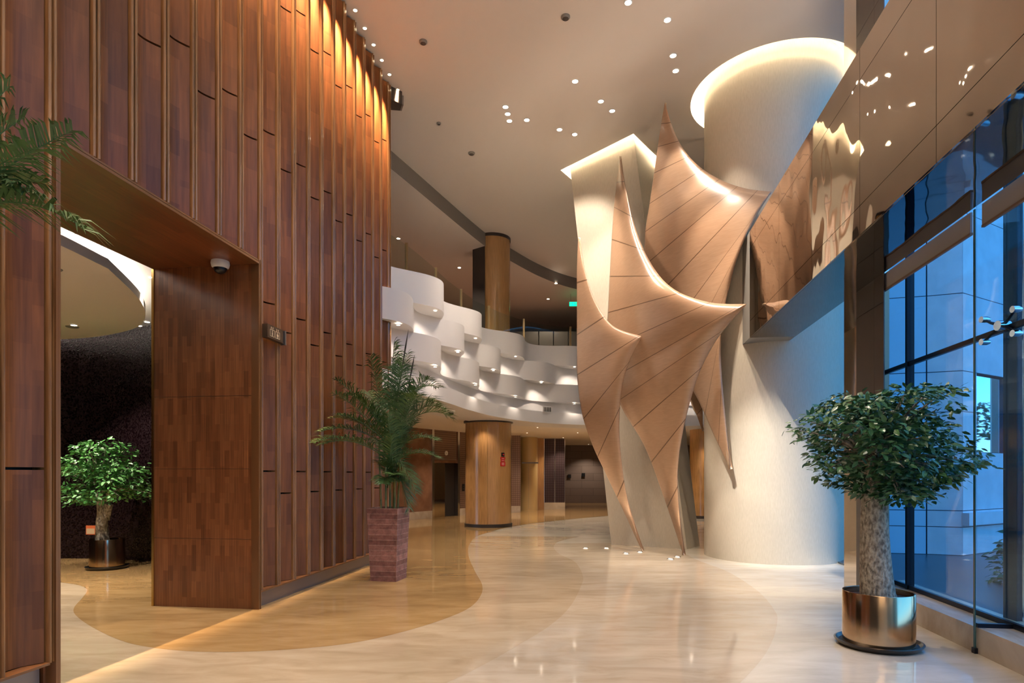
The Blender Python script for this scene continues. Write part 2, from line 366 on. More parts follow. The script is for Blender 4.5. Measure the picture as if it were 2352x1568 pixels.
for i,(px,py,lab,pw) in enumerate(main_spots):
    q = onz(px,py,CZ)
    t = downlight('ceiling_downlight', q, lab, 'downlights in the main ceiling', .052)
    spot(q-Vector((0,0,.03)), tg[i], pw*EXPW*(3.0 if i == 1 else .4 if i in (4,6,8) else .68 if i in (1,2,3,4,5,6,7,8,9,12) else 1.6), 46 if i in (1,2,3,4,5,6,7,8,9,12) else 100, .5, NEUT, .05, t)
spot((.6,6.6,CZ-.04), (4.67,11.0,1.25), 6000, 16, 1.0, (1,.93,.84), .05)   # accent beam of the near hall downlight at this place
# lamps of the part of the hall behind and beside the viewpoint
for x,y in ((-1.6,7.0),(.6,6.6),(-1.8,3.4),(.4,3.0),(-1.8,0),(.6,0),(-1.5,-3),(.8,-3),(-.9,10.2),(.4,11.8)):
    q = Vector((x,y,CZ)); 
    if CZ > CAMZ+ (HY)*y/F or y <= 7.2:
        t = downlight('ceiling_downlight', q, 'ceiling downlight of the near hall, above the top edge of the photo', 'near hall downlights', .062)
        spot(q-Vector((0,0,.03)), (x*.9+.3-(1.7 if x < 0 else 0),y+.3,1.0 if x < 0 else 0), 700 if x < 0 else 480, 46 if x < 0 else 105, .8, WARM if x < 0 else NEUT, .08, t)
    else:
        pass
# ------------------------------------------------------------------ floor
def poly_obj(name, outer, holes, z, m, parent=None, up=True):
    loops = [[Vector((p[0],p[1],0)) for p in outer]]+[[Vector((p[0],p[1],0)) for p in h] for h in holes]
    tris = tessellate_polygon(loops); flat = [p for l in loops for p in l]
    b = MB(); fs = []
    for t_ in tris:
        a_, b_, c_ = (flat[i] for i in t_); n_ = (b_-a_).cross(c_-a_).z
        fs.append(tuple(t_) if (n_ > 0) == up else tuple(reversed(t_)))
    b.add([(p.x,p.y,z) for p in flat], fs); return b.build(name, m, parent, smooth=False)
fl = struct(MB().box(-14,-10.2,-.2, 14,40,0).build('floor', M_mar_w, loc=(0,0,0), smooth=False))
def fpts(px): return [onz(x,y,0) for x,y in px]
def inlay(name, px, ext, z, m, lab):
    c = cat_rom(fpts(px), 8); o = poly_obj(name, [(p.x,p.y) for p in c]+ext, [], z, m, fl); o['label'] = lab; return o
cR = [(1560,1262),(1600,1285),(1670,1312),(1738,1355),(1778,1400),(1785,1430),(1765,1490),(1700,1568),(1500,1750),(1100,2100)]
cB = [(1330,1232),(1285,1243),(1272,1256),(1285,1272),(1320,1290),(1338,1320),(1335,1345),(1310,1392),(1265,1435),(1190,1482),(1110,1527),(1010,1575),(700,1700),(200,2000)]
cG = [(1420,1182),(1220,1202),(1110,1226),(1080,1248),(1076,1275),(1090,1310),(1107,1342),(1104,1368),(1078,1396),(1020,1422),(930,1450),(820,1475),(700,1489),(560,1497),(420,1495),(300,1478),(220,1445),(176,1415),(170,1396),(190,1372),(200,1354),(180,1344),(140,1338),(80,1336),(0,1345),(-200,1390)]
inlay('marble_inlay', cR, [(-14,-2),(-14,14),(3.2,14.5)], .0012, M_mar_c, 'cream marble inlay with a curved right edge')
inlay('marble_inlay', cB, [(-14,1),(-14,16.4)], .0024, M_mar_b, 'beige marble inlay with an S-shaped edge')
inlay('marble_inlay', cG, [(-14,8),(-14,39),(13,39),(13,24)], .0036, M_mar_g, 'golden marble inlay running along the wood wall')
# ------------------------------------------------------------------ main ceiling with the two cove openings
COLC = Vector((5.117,12.19,0)); COLR = 1.27
ring = [(COLC.x+.02+1.56*math.cos(2*PI*k/64), COLC.y-.02+1.56*math.sin(2*PI*k/64)) for k in range(64)]
sqT = [Vector((2.75,13.9,CZ)), Vector((3.43,14.94,CZ)), Vector((2.115,16.24,CZ)), Vector((1.435,15.2,CZ))]
sqB = [Vector((3.76,13.29,0)), Vector((4.23,13.94,0)), Vector((2.75,14.85,0)), Vector((2.28,14.2,0))]
cen = sum(sqT, Vector())/4
hole = [(cen.x+(p.x-cen.x)*1.24, cen.y+(p.y-cen.y)*1.24) for p in sqT]
hole[0] = (2.67,13.6)
PB = cat_rom([(-5.2,8.6,0),(-2.87,14.14,0),(-.95,18.9,0),(-.1,20.4,0),(1.08,22.2,0),(2.48,23.6,0),(5,25,0),(12,26,0)], 8)
outer = [(p.x,p.y) for p in PB][::-1]+[(-5.2,-10.2),(3.7-1.5,-10.2)]+[(3.72+K*8.4,8.4),(7.12,12.5),(7.12,13.0),(12,13.0)]
ce = struct(poly_obj('ceiling', outer, [ring, hole], CZ, M_ceil, up=False))
def cove(pts, depth, led, wid=.16):
    n = len(pts); cx = sum(p[0] for p in pts)/n; cy = sum(p[1] for p in pts)/n
    def off(w_):
        out = []
        for i_ in range(n):
            a = Vector(pts[i_-1]); b = Vector(pts[i_]); c = Vector(pts[(i_+1)%n])
            d1 = (b-a).normalized(); d2 = (c-b).normalized(); n1 = Vector((d1.y,-d1.x)); n2 = Vector((d2.y,-d2.x))
            if n1.dot(b-Vector((cx,cy))) < 0: n1 = -n1; n2 = -n2
            m_ = (n1+n2).normalized(); out.append(b+m_*w_/max(.3,m_.dot(n1)))
        return out+[out[0]]
    g = MB(); o1 = off(wid); o0 = off(0)
    g.strip([(p[0],p[1],CZ+.004) for p in o0],[(p[0],p[1],CZ+.004) for p in o1]); g.strip([(p[0],p[1],CZ) for p in o1],[(p[0],p[1],CZ+depth) for p in o1])
    g.add([(p[0],p[1],CZ+depth) for p in o1[:-1]],[tuple(range(n))]); g.build('cove_recess', M_white, ce, smooth=False)
    # LED strip lying on the hidden ledge just outside the lip
    l = MB(); q = off(.05); q2 = off(.10)
    l.strip([(p[0],p[1],CZ+.03) for p in q],[(p[0],p[1],CZ+.03) for p in q2]); l.build('led_strip', led, ce, smooth=False)
cove(ring, .26, M_led); cove(hole, .26, M_led)
# grey bulkhead stepping down to the gallery ceiling
g = MB(); g.strip([(p.x,p.y,CZ) for p in PB],[(p.x,p.y,8.68) for p in PB]); struct(g.build('trim_1', M_bulk))
struct(poly_obj('ceiling.001', [(p.x,p.y) for p in PB]+[(12,40),(-14,40),(-14,8.6)], [], 8.68, M_ceil2, up=False))
# ------------------------------------------------------------------ columns of the hall
t = thing('round_column', 'huge round cream column rising into the glowing ceiling ring', 'column', COLC)
g = MB(); g.lathe([(COLR,0),(COLR,CZ+.26)], 96, COLC); g.build('shaft', M_cream, t)
t = thing('leaning_column', 'leaning square cream column behind the sculpture sails, under the square cove', 'column', sqB[0])
g = MB(); up_ = [p+(p-b)*(.26/CZ) for p, b in zip(sqT, sqB)]
g.add([*sqB, *up_], [(0,1,5,4),(1,2,6,5),(2,3,7,6),(3,0,4,7),(4,5,6,7),(3,2,1,0)]); g.build('shaft', M_cream, t, smooth=False)
# ------------------------------------------------------------------ sculpture sails
def sail(label, L, Rr, seams, bulge=.07, pw=1.4):
    NR = 14
    lc = cat_rom([P(*q) for q in L], NR); ci = max(range(len(Rr)), key=lambda i_: Rr[i_][0]-Rr[0][0]*0) if Rr[-1][0] != max(q[0] for q in Rr) else None
    if ci is None: ci = max(range(1, len(Rr)-1), key=lambda i_: min(Rr[i_][0]-Rr[i_-1][0], Rr[i_][0]-Rr[i_+1][0]))
    rp = [P(*q) for q in Rr]; rc = cat_rom(rp[:ci+1], NR)[:-1]+cat_rom(rp[ci:], NR); rows = len(lc); NC = 28
    v = []; uv = []; f = []
    for i in range(rows):
        a = lc[i]; b = rc[i]
        for j in range(NC+1):
            u = j/NC; u2 = .6*u+.4*(1-math.cos(u*PI/2))
            q = a.lerp(b, u2); d = b.y+(a.y-b.y)*(1-u2)**pw
            wdt = math.hypot(b.x-a.x, b.z-a.z)
            d -= bulge*wdt*math.sin(PI*u2)**.8
            k = d/q.y; 
            # keep on the same line of sight as the measured outline, at its own distance
            q = Vector((q.x*k, d, CAMZ+(q.z-CAMZ)*k)); v.append(q); uv.append((u, i/(rows-1)))
    for i in range(rows-1):
        for j in range(NC):
            f.append((i*(NC+1)+j, (i+1)*(NC+1)+j, (i+1)*(NC+1)+j+1, i*(NC+1)+j+1))
    base = P(*L[-1]); me = bpy.data.meshes.new('sculpture_sail'); me.from_pydata([tuple(p-base) for p in v], [], f)
    me.materials.append(M_sail); me.materials.append(M_sailr); ul = me.uv_layers.new(name='UVMap')
    for lp in me.loops: a_ = uv[lp.vertex_index]; ul.data[lp.index].uv = (a_[0], seams(a_[1]))
    me.polygons.foreach_set('use_smooth', [True]*len(me.polygons)); me.update()
    o = bpy.data.objects.new('sculpture_sail', me); C.objects.link(o); o.location = base
    s = o.modifiers.new('thickness', 'SOLIDIFY'); s.thickness = .05; s.offset = -1; s.material_offset_rim = 1; s.use_even_offset = False
    tag(o, label, 'sculpture', 'sculpture sails wrapped round the cream columns'); return o
sail('front left sculpture sail, the smallest one, its tip touching the floor',
 [(1328,545,13.7),(1325,620,13.7),(1325,720,13.6),(1325,800,13.5),(1326,870,13.4),(1337,950,13.35),(1360,1020,13.3),(1390,1085,13.2),(1428,1165,13.1),(1475,1267,12.98)],
 [(1328,545,13.7),(1343,620,13.3),(1366,690,12.9),(1408,748,12.45),(1475,772,12.1),(1450,820,12.25),(1429,890,12.4),(1423,1000,12.6),(1440,1140,12.8),(1475,1265,12.95)], lambda v: v*7)
sail('large middle sculpture sail spreading to a long cusp at right, tip on the floor',
 [(1423,358,13.7),(1415,430,13.7),(1408,500,13.7),(1402,600,13.7),(1397,700,13.7),(1393,800,13.6),(1408,880,13.5),(1430,940,13.4),(1480,1025,13.1),(1524,1140,12.7),(1570,1277,12.3)],
 [(1423,358,13.7),(1437,430,13.2),(1462,530,12.6),(1500,612,11.9),(1550,665,11.2),(1630,694,10.75),(1715,698,10.42),(1640,790,10.95),(1590,905,11.45),(1557,1080,12.0),(1570,1275,12.28)], lambda v: v*12, .07)
sail('rear sculpture sail with the highest tip, its foot hanging against the round column',
 [(1527,235,12.25),(1516,300,12.35),(1506,370,12.5),(1493,460,12.6),(1481,545,12.7),(1485,650,12.8),(1520,760,12.7),(1560,850,12.5),(1600,912,12.15),(1640,1000,11.6),(1677,1077,11.2)],
 [(1527,235,12.25),(1546,295,12.15),(1572,345,12.05),(1610,385,11.8),(1660,415,11.4),(1715,433,11.05),(1772,440,10.8),(1722,525,10.95),(1683,630,11.15),(1656,790,11.3),(1677,1077,11.18)], lambda v: v*13, .06)
sail('dark inner sculpture sail showing between the two cream columns',
 [(1560,640,13.3),(1556,720,13.3),(1560,800,13.3),(1572,870,13.2),(1590,925,13.1),(1602,958,13.25),(1613,990,13.22)],
 [(1560,640,13.3),(1590,720,13.2),(1606,800,13.2),(1612,850,13.2),(1614,900,13.2),(1614,945,13.2),(1614,990,13.2)], lambda v: v*5, .05)
# floor uplights around the sculpture
for i,(px,py) in enumerate([(1345,1259),(1393,1259),(1438,1271),(1470,1268),(1540,1284),(1556,1279)]):
    q = onz(px,py,0)+Vector((0,0,.005))
    labs = ['leftmost round uplight set in the marble floor','second round floor uplight from the left','third round floor uplight from the left, in front of the sail tips','fourth floor uplight, beside the small sail tip','left one of the pair of floor uplights by the big sail tip','right one of the pair of floor uplights by the big sail tip']
    t = downlight('floor_uplight', q, labs[i], 'uplights in the floor', .05, M_glows, True, M_chrome)
    tgt = [(1.9,13.6,6),(2.2,13.4,6),(2.3,13.2,5),(3.0,12.6,6),(3.6,11.8,6),(3.9,11.6,7)][i]
    spot(q+Vector((0,0,.03)), tgt, 90, 50, .8, NEUT, .04, t)
# ------------------------------------------------------------------ wall_left: fluted wood
WO = Vector((-4.131,0,0)); s_of = lambda Y: Y/CS
wl = thing('wall_left', None, None, WO, ANG); del_ = [wl.__delitem__(k) for k in ('label','category') if k in wl.keys()]; struct(wl)
MOD = .4/CS; DOORZ = 4.105
def rs(n): return s_of(4.56)+MOD*n
ZB = .212; TOP = CZ-.03
def bead(s0, r, d=.055, n=7):
    return [(s0+r-r*math.cos(PI*k/n), -d*.45-d*.55*math.sin(PI*k/n)) for k in range(n+1)]
pr_panel = [(.088+.30*k/12, .030-.055*(k/12)+.052*math.sin(PI*k/12)) for k in range(13)]
cache = {}
def moulding(n, z0, z1):
    g = LM(); s0 = rs(n)
    for a_ in (0,.046):
        g.prism([(s0+a_-.0,.09)]+[(x+a_,y) for x,y in bead(s0,.015)]+[(s0+a_+.030,.09)], z0, z1)
    g.box(s0+.030,-.002,z0,s0+.046,.09,z1); g.box(s0+.076,.005,z0,s0+.088,.09,z1)
    g.build('moulding', M_bead, wl)
rowsA = [1.645,3.73,5.845,7.93]; rowsB = [1.36,3.46,5.57,7.68]
for n in range(-9, 19):
    over = 0 <= n < 7
    zl = DOORZ+.05 if over else ZB
    moulding(n, zl if not n == 0 else ZB, TOP)
    if n < 18:
        rows = rowsA if n % 2 else rowsB
        zs = [zl]+[z for z in rows if z > zl+.15]+[TOP]
        g = LM(); s0 = rs(n); pts = [(s0+x,y) for x,y in pr_panel]; pts = [(pts[0][0],.11)]+pts+[(pts[-1][0]+.002,.11)]
        for za, zb in zip(zs, zs[1:]): g.prism(pts, za+.010, zb-.010)
        g.build('fluted_panel', M_wood, wl)
# carcass of the thick wall (dark backing), lintel, jambs
sE = rs(18)+.09; sD0 = rs(0)+.05; sD1 = rs(7)
g = LM(); D = 1.34
g.box(sD1+.03,.10,ZB,sE,D,TOP); g.box(sD0,.10,DOORZ+.03,sD1+.03,D,TOP); g.box(rs(-9),.10,ZB,rs(0)+.03,D,TOP); g.box(sD1+.05,.06,0,sE-.05,D-.05,ZB); g.box(rs(-9),.06,0,rs(0)-.0,D-.05,ZB)
g.box(s_of(-10.3),-.02,0,rs(-9),D,CZ)
g.build('carcass', M_dark, wl, smooth=False)
# end cheek
LM().box(sE,-.06,0,sE+.03,D,TOP).build('end_cheek', M_bead, wl, smooth=False)
# jamb panels
g = LM()
for za, zb in ((0.0,.83),(.834,1.67),(1.674,2.54),(2.544,DOORZ)): g.box(sD1-.02,.03,za,sD1+.03,D-.02,zb-.0)
g.build('jamb_panel', M_jamb, wl, smooth=False)
g = LM()
for za, zb in ((0.0,.83),(.834,1.67),(1.674,2.54),(2.544,DOORZ)): g.box(sD0-.02,.03,za,sD0+.03,D-.02,zb-.0)
g.build('jamb_panel', M_jamb, wl, smooth=False)
LM().box(sD1-.035,D-.02,0,sD1+.03,D+.01,DOORZ).build('brass_edge', M_brass, wl, smooth=False)
LM().box(sD0,.02,DOORZ-.0,sD1,D,DOORZ+.03).build('soffit_panel', M_soff, wl, smooth=False)
g = LM()
g.box(sD1-.03,-.055,0,sD1-.008,.04,DOORZ+.05); g.box(sD1-.003,-.06,0,sD1+.012,.04,DOORZ+.05)
g.box(sD0+.0,-.06,0,sD0+.02,.04,DOORZ); g.box(sD0+.026,-.055,0,sD0+.045,.04,DOORZ)
g.box(sD0,-.055,DOORZ-.005,sD1,.03,DOORZ+.02); g.box(sD0,-.05,DOORZ+.028,sD1,.03,DOORZ+.045)
g.build('door_trim', M_trim, wl, smooth=False)
g = LM(); g.box(sD1+.012,.03,0,sE,.06,ZB-.012); g.box(rs(-9),.03,0,rs(0)-.0,.06,ZB-.012); bl = g.build('skirting', M_base, wl, smooth=False)
g = LM(); g.box(sD1+.012,-.06,ZB-.012,sE,.05,ZB+.006); g.box(rs(-9),-.06,ZB-.012,rs(0)+.0,.05,ZB+.006); g.build('ledge', M_trim, wl, smooth=False)
# small amber wall washers tight against the wood wall
for n in range(-6, 19):
    s_ = rs(n)+.24 if n < 18 else rs(n)+.3; c_ = math.cos(ANG); si = math.sin(ANG)
    q = Vector((WO.x+s_*c_+.13*si, s_*si-.13*c_, CZ))
    t = downlight('wall_washer', q, 'tiny amber downlight in the row along the top of the fluted wood wall', 'amber wall washers along the wood wall', .030, M_glowa)
    nx, ny = -si, c_
    spot(q-Vector((0,0,.02)), (q.x+nx*.75, q.y+ny*.75, CZ-4), 2900, 26, .9, AMBER, .025, t)
# restroom sign
t = thing('restroom_sign', 'small bronze restroom sign box projecting on the fluted wood wall', 'sign', (0,0,0), 0)
sa = rs(7)+.03; sb = sa+.42; t.location = WO; t.rotation_euler = (0,0,ANG)
zc = CAMZ+(HY-768)*7.6/F; zs0, zs1 = zc-.08, zc+.08
LM().box(sa,-.13,zs0,sb-.06,-.062,zs1).build('sign_plate', M_sign, t, smooth=False)
LM().box(sb-.06,-.115,zs0+.0,sb,-.062,zs1).build('sign_end_block', M_black, t, smooth=False)
LM().box(sb,-.13,zs0-.01,sb+.02,-.062,zs1+.01).build('sign_edge', M_base, t, smooth=False)
g = LM(); yy = -.131
def frame(g, x0, z0, x1, z1, w_=.006):
    for a in ((x0,z0,x1,z0+w_),(x0,z1-w_,x1,z1),(x0,z0,x0+w_,z1),(x1-w_,z0,x1,z1)): g.box(a[0],yy-.002,a[1],a[2],yy+.002,a[3])
for k in range(2):
    x0 = sa+.055+k*.125; frame(g, x0, zc-.055, x0+.10, zc+.03)
    # small pictogram: head and body
    g.box(x0+.043,yy-.002,zc+.003,x0+.057,yy+.002,zc+.018); g.box(x0+.04-.008*k,yy-.002,zc-.03,x0+.06+.008*k,yy+.002,zc-.002)
    g.box(x0+.04,yy-.002,zc-.048,x0+.047,yy+.002,zc-.028); g.box(x0+.053,yy-.002,zc-.048,x0+.06,yy+.002,zc-.028)
    for j in range(2):                                   # two characters above each frame
        c0 = x0+.018+j*.036; g.box(c0,yy-.002,zc+.042,c0+.022,yy+.002,zc+.046); g.box(c0+.009,yy-.002,zc+.036,c0+.013,yy+.002,zc+.062); g.box(c0+.002,yy-.002,zc+.053,c0+.02,yy+.002,zc+.057)
g.build('pictograms', M_signt, t, smooth=False)
# dome camera under the door soffit
def dome(loc, label, r=.085):
    t = thing('dome_camera', label, 'security camera', loc)
    LM().lathe([(.001,0),(r*1.0,0),(r*1.05,-.03),(r*.95,-.07),(r*.8,-.085)], 28).build('housing', M_white, t)
    LM().lathe([(r*.8,-.07)]+[(r*.72*math.cos(a_*PI/16), -.085-r*.62*math.sin(a_*PI/16)) for a_ in range(0,9)], 28).build('dome', M_black, t)
    return t
q = onz(506,600,DOORZ); dome((q.x,q.y,DOORZ), 'white dome camera under the wooden soffit of the doorway', .10)
# ------------------------------------------------------------------ room behind the doorway
wc = cat_rom([(-13,4,0),(-12.2,8.5,0),(-10.6,11,0),(-8.87,11.75,0),(-7.5,11.7,0),(-6.3,11.2,0),(-4.9,10.6,0),(-3.6,10.6,0)], 8)
g = MB(); g.strip([(p.x,p.y,0) for p in wc],[(p.x,p.y,4.35) for p in wc]); struct(g.build('wall_mosaic', M_mos))
g = MB(); g.strip([(p.x,p.y,0) for p in [Vector((-13,4,0)),Vector((-13,-3,0)),Vector((-5.4,-3,0))]],[(p.x,p.y,4.6) for p in [Vector((-13,4,0)),Vector((-13,-3,0)),Vector((-5.4,-3,0))]]); struct(g.build('wall_inner', M_pan, smooth=False))
struct(MB().box(-13.2,-3.2,4.5,-4.9,12.2,4.6).build('ceiling.002', M_white, smooth=False))
dc = [(-4.9,7.5),(-5.35,8.9),(-5.95,10.0),(-6.7,10.75),(-8.0,11.35),(-9.5,11.3),(-11,9.9),(-11.8,7),(-11.2,4),(-9.2,2.6),(-7.0,3.0),(-5.6,4.6),(-5.0,6.2),(-4.9,7.5)]
dcc = cat_rom([(x,y,0) for x,y in dc], 8)
t = struct(thing('ceiling_disc', None, None, (-8,7,4.1))); [t.__delitem__(k) for k in ('label','category') if k in t.keys()]
g = MB(); g.prism([(p.x,p.y) for p in dcc[:-1]], 4.1, 4.22); g.build('disc', M_ceil2, t, ang=30)
g = MB(); cx, cy = -8.3, 7.2
g.strip([(cx+(p.x-cx)*.93,cy+(p.y-cy)*.93,4.30) for p in dcc],[(cx+(p.x-cx)*.91,cy+(p.y-cy)*.91,4.30) for p in dcc]); g.build('cove_led', M_ledw, t)
t.name = 'ceiling.003'
for i,(px,py,lab) in enumerate([(104,637,'recessed spotlight on the pale ceiling at the left edge of the doorway'),(350,636,'recessed spotlight right at the corner of the wooden soffit'),(338,738,'recessed spotlight in the white cove near the mosaic wall'),(320,747,'smaller spotlight beside the cove, just above the mosaic wall')]):
    z = 4.1 if i == 0 else 4.5; q = onz(px,py,z); t = downlight('recessed_spotlight', q-Vector((0,0,.002)), lab, 'spotlights in the side room', .045)
    spot(q-Vector((0,0,.03)), (q.x-.3,q.y+.3,0), 60, 80, .6, NEUT, .04, t)
for x,y,pw in ((-7.3,10.3,100),(-6.1,8.0,120),(-8.5,8.8,110),(-7.0,6.0,45),(-6.6,4.6,25)):
    q = Vector((x,y,4.1)); t = downlight('recessed_spotlight', q-Vector((0,0,.002)), 'recessed spotlight in the side room hidden above the doorway', 'hidden side room spotlights', .045)
    spot(q-Vector((0,0,.03)), (x+.25,y+.2,0), pw*4, 90, .6, NEUT, .04, t)
for px,py,lab in ((122,617,'small round sensor on the side room ceiling, the upper one'),(166,750,'oval speaker grille on the side room ceiling')):
    q = onz(px,py,4.1); o = MB(); o.lathe([(.001,-.012),(.09,-.012),(.1,-.001)], 24, q); tag(o.build('ceiling_speaker', M_grey, loc=(q.x,q.y,q.z)), lab, 'speaker')
# ------------------------------------------------------------------ trees
def leaf_cloud(clumps, nleaf, size, seed, base):
    rnd = random.Random(seed); v = []; f = []
    for (c, r, wgt) in clumps:
        for _ in range(int(nleaf*wgt)):
            while True:
                q = Vector((rnd.uniform(-1,1),rnd.uniform(-1,1),rnd.uniform(-1,1)))
                if .25 < q.length < 1: break
            q = Vector((q.x*r[0], q.y*r[1], q.z*r[2])); p = c+q
            out = Vector((q.x/r[0], q.y/r[1], .25)).normalized()
            d = (out+Vector((rnd.uniform(-.7,.7),rnd.uniform(-.7,.7),rnd.uniform(-1.0,-.1)))).normalized()
            n = (Vector((rnd.uniform(-.8,.8),rnd.uniform(-.8,.8),1.0))).normalized(); sd = d.cross(n).normalized(); n = sd.cross(d)
            l = size*rnd.uniform(.7,1.25); wd = l*.26; b = len(v)
            v += [p, p+d*l*.35+sd*wd, p+d*l*.35-sd*wd, p+d*l*.5-n*l*.05, p+d*l*.75+sd*wd*.7-n*l*.07, p+d*l*.75-sd*wd*.7-n*l*.07, p+d*l-n*l*.16]
            f += [(b,b+1,b+3),(b,b+3,b+2),(b+1,b+4,b+6,b+3),(b+3,b+6,b+5,b+2)]
    g = MB(); g.add(v, f); return g
def tree(label, cx, cy, clpx, trunk, leafm, n, size, seed, pots=1.0):
    t = thing('potted_ficus', label, 'potted tree', (cx,cy,0))
    c = Vector((cx,cy,0))
    k = pots
    MB().lathe([(.001,.001),(.33*k,.001),(.365*k,.035),(.372*k,.05),(.355*k,.055),(.33*k,.03),(.001,.025)], 56, c).build('saucer', M_black, t)
    MB().lathe([(.001,.03),(.285*k,.03),(.30*k,.035),(.30*k,.505),(.297*k,.51),(.285*k,.505),(.283*k,.455)], 72, c).build('pot', M_gold, t)
    g = MB(); 
    for k2 in range(1): g.lathe([(.284*k,.452),(.2*k,.468),(.1*k,.475),(.001,.48)], 32, c)
    g.build('soil', M_soil, t)
    g = MB()
    for pts, rad in trunk: g.tube(cat_rom(pts, 6), [rad[0]+(rad[1]-rad[0])*(i/(6*(len(pts)-1)))**.6 for i in range(6*(len(pts)-1)+1)], 18)
    # buttress near the soil
    g.build('trunk', M_bark, t)
    cl = []; br = MB(); top = Vector(trunk[0][0][-1])
    for (px,py,rx,ry) in clpx:
        for dd in (-.42,0,.42):
            p = P(px,py,cy); sc = cy/F
            off = (p.x-cx); rr = 1-.35*abs(dd)/.42
            q = Vector((cx+off*rr, cy+dd*(.75+.3*math.cos(px)), p.z-.02+.05*math.sin(px*1.7+dd*5)))
            cl.append((q, (rx*sc*rr, .30, ry*sc), rx*ry/3600))
            br.tube(cat_rom([top, top.lerp(q,.5)+Vector((0,0,.07)), q], 5), [.022-.0018*i for i in range(11)], 6)
    br.build('branches', M_bark, t)
    leaf_cloud(cl, n, size, seed, c).build('foliage', leafm, t, smooth=False)
    return t
cx = (2017-HX)*5.8/F; cy = 5.8
tree('potted ficus tree in a polished gold pot by the blue windows', cx, cy,
  [(2010,915,95,22),(2085,905,55,16),(2130,908,42,15),(1925,940,75,30),(1860,975,45,20),(1835,985,22,14),(2040,960,100,32),(2135,955,45,18),(1960,1000,95,40),(2080,1010,85,35),(2165,1005,55,22),(2200,1052,48,22),(2230,1068,22,12),(1910,1045,45,30),(2010,1070,85,38),(2110,1075,80,38),(2160,1085,45,28),(1905,1075,22,20),(2040,1120,80,30),(2120,1120,45,22),(1985,1110,50,22)],
  [([(cx-.005,cy,.45),(cx-.03,cy,.9),(cx-.035,cy,1.35),(cx-.01,cy,1.72)],(.16,.095))], M_leaf, 215, .075, 11)
tx, ty = (246-HX)*10.55/F, 10.55
tree('small bright green ficus in a gold pot inside the side room', tx, ty,
  [(245,1025,45,16),(215,1040,45,14),(165,1065,55,16),(300,1075,40,18),(140,1078,35,14),(225,1075,70,22),(260,1095,80,26),(160,1120,50,14),(320,1110,35,20),(200,1125,60,18),(160,1145,45,12),(270,1130,55,20),(345,1135,16,12)],
  [([(tx-.08,ty,.45),(tx-.09,ty,.75),(tx-.08,ty,1.0),(tx-.12,ty,1.3)],(.115,.07)),([(tx-.05,ty,.85),(tx+.03,ty,1.1),(tx+.04,ty,1.35)],(.09,.055))], M_leafl, 330, .085, 5, .87)
# small round key on the gold pot
o = MB(); pc = Vector((cx+.24,cy-.19,.455)); 
# ------------------------------------------------------------------ palms
def frond(base, tip, arch, leafl, seed, nl=34, droop=.5):
    rnd = random.Random(seed); base = Vector(base); tip = Vector(tip)
    L = (tip-base).length; mid = base.lerp(tip,.55)+Vector((0,0,arch*L)); v = []; f = []
    pts = [base*(1-t_)**2+mid*2*t_*(1-t_)+tip*t_*t_ for t_ in [i/24 for i in range(25)]]
    g = MB(); g.tube(pts, [.010*(1-.85*i/24) for i in range(25)], 5)
    for i in range(nl):
        t_ = .22+.78*i/(nl-1); j = min(23, int(t_*24)); p = pts[j].lerp(pts[j+1], t_*24-j); d = (pts[j+1]-pts[j]).normalized()
        sd = d.cross(Vector((0,0,1))); 
        if sd.length < .2: sd = Vector((math.cos(seed), math.sin(seed), 0))
        sd.normalize(); n = sd.cross(d).normalized()
        ll = leafl*(math.sin(PI*min(1,.12+.80*t_))**.7)*rnd.uniform(.85,1.1)
        for sg in (-1,1):
            dr = (sd*sg*.8+d*.55+n*.35+Vector((rnd.uniform(-.22,.22),rnd.uniform(-.22,.22),rnd.uniform(-.2,.15)))).normalized()
            wv = d.cross(dr).cross(dr).normalized()*.0068; q1 = p+dr*ll*.5+Vector((0,0,-.04*ll)); q2 = p+dr*ll+Vector((0,0,-droop*ll*.6))
            b = len(v); v += [p-wv*.6, p+wv*.6, q1-wv, q1+wv, q2]; f += [(b,b+1,b+3,b+2),(b+2,b+3,b+4)]
    g.add(v, f); return g
# tall palm in a slate planter
PX, PY = -1.885, 9.45
t = thing('potted_palm', 'tall areca palm in a tapered reddish slate planter beside the wood wall', 'potted palm', (PX,PY,0), R(-12))
def planter(t, h=1.10):
    g = LM(); prof = [(.205,0),(.245,h),(.225,h),(.215,h-.08)]
    v = []; f = []
    for r, z in prof: v += [(-r,-r,z),(r,-r,z),(r,r,z),(-r,r,z)]
    for j in range(3): f += [(j*4+k, j*4+(k+1)%4, (j+1)*4+(k+1)%4, (j+1)*4+k) for k in range(4)]
    f.append((3,2,1,0)); g.add(v, f); g.build('planter', M_plant, t, smooth=False)
    LM().add([(-.22,-.22,h-.07),(.22,-.22,h-.07),(.22,.22,h-.07),(-.22,.22,h-.07)],[(0,1,2,3)]).build('soil', M_soil, t, smooth=False)
planter(t)
c0 = Vector((PX,PY,1.03)); rnd = random.Random(3)
canes = [(.02,.0,2.6,0),(.10,-.05,2.35,.01),(-.05,.03,2.5,0),(.06,.08,2.7,.02),(-.1,-.06,2.1,-.03),(.13,.03,2.2,.05),(-.02,-.12,2.0,0),(.0,.12,2.3,0)]
for (dx,dy,h,ln) in canes:
    g = MB(); pts = [Vector((PX+dx+ln*i*.2, PY+dy, 1.03+(h-1.03)*i/6)) for i in range(7)]
    g.tube(pts, [.017-.001*i for i in range(7)], 8); g.build('cane', M_cane, t)
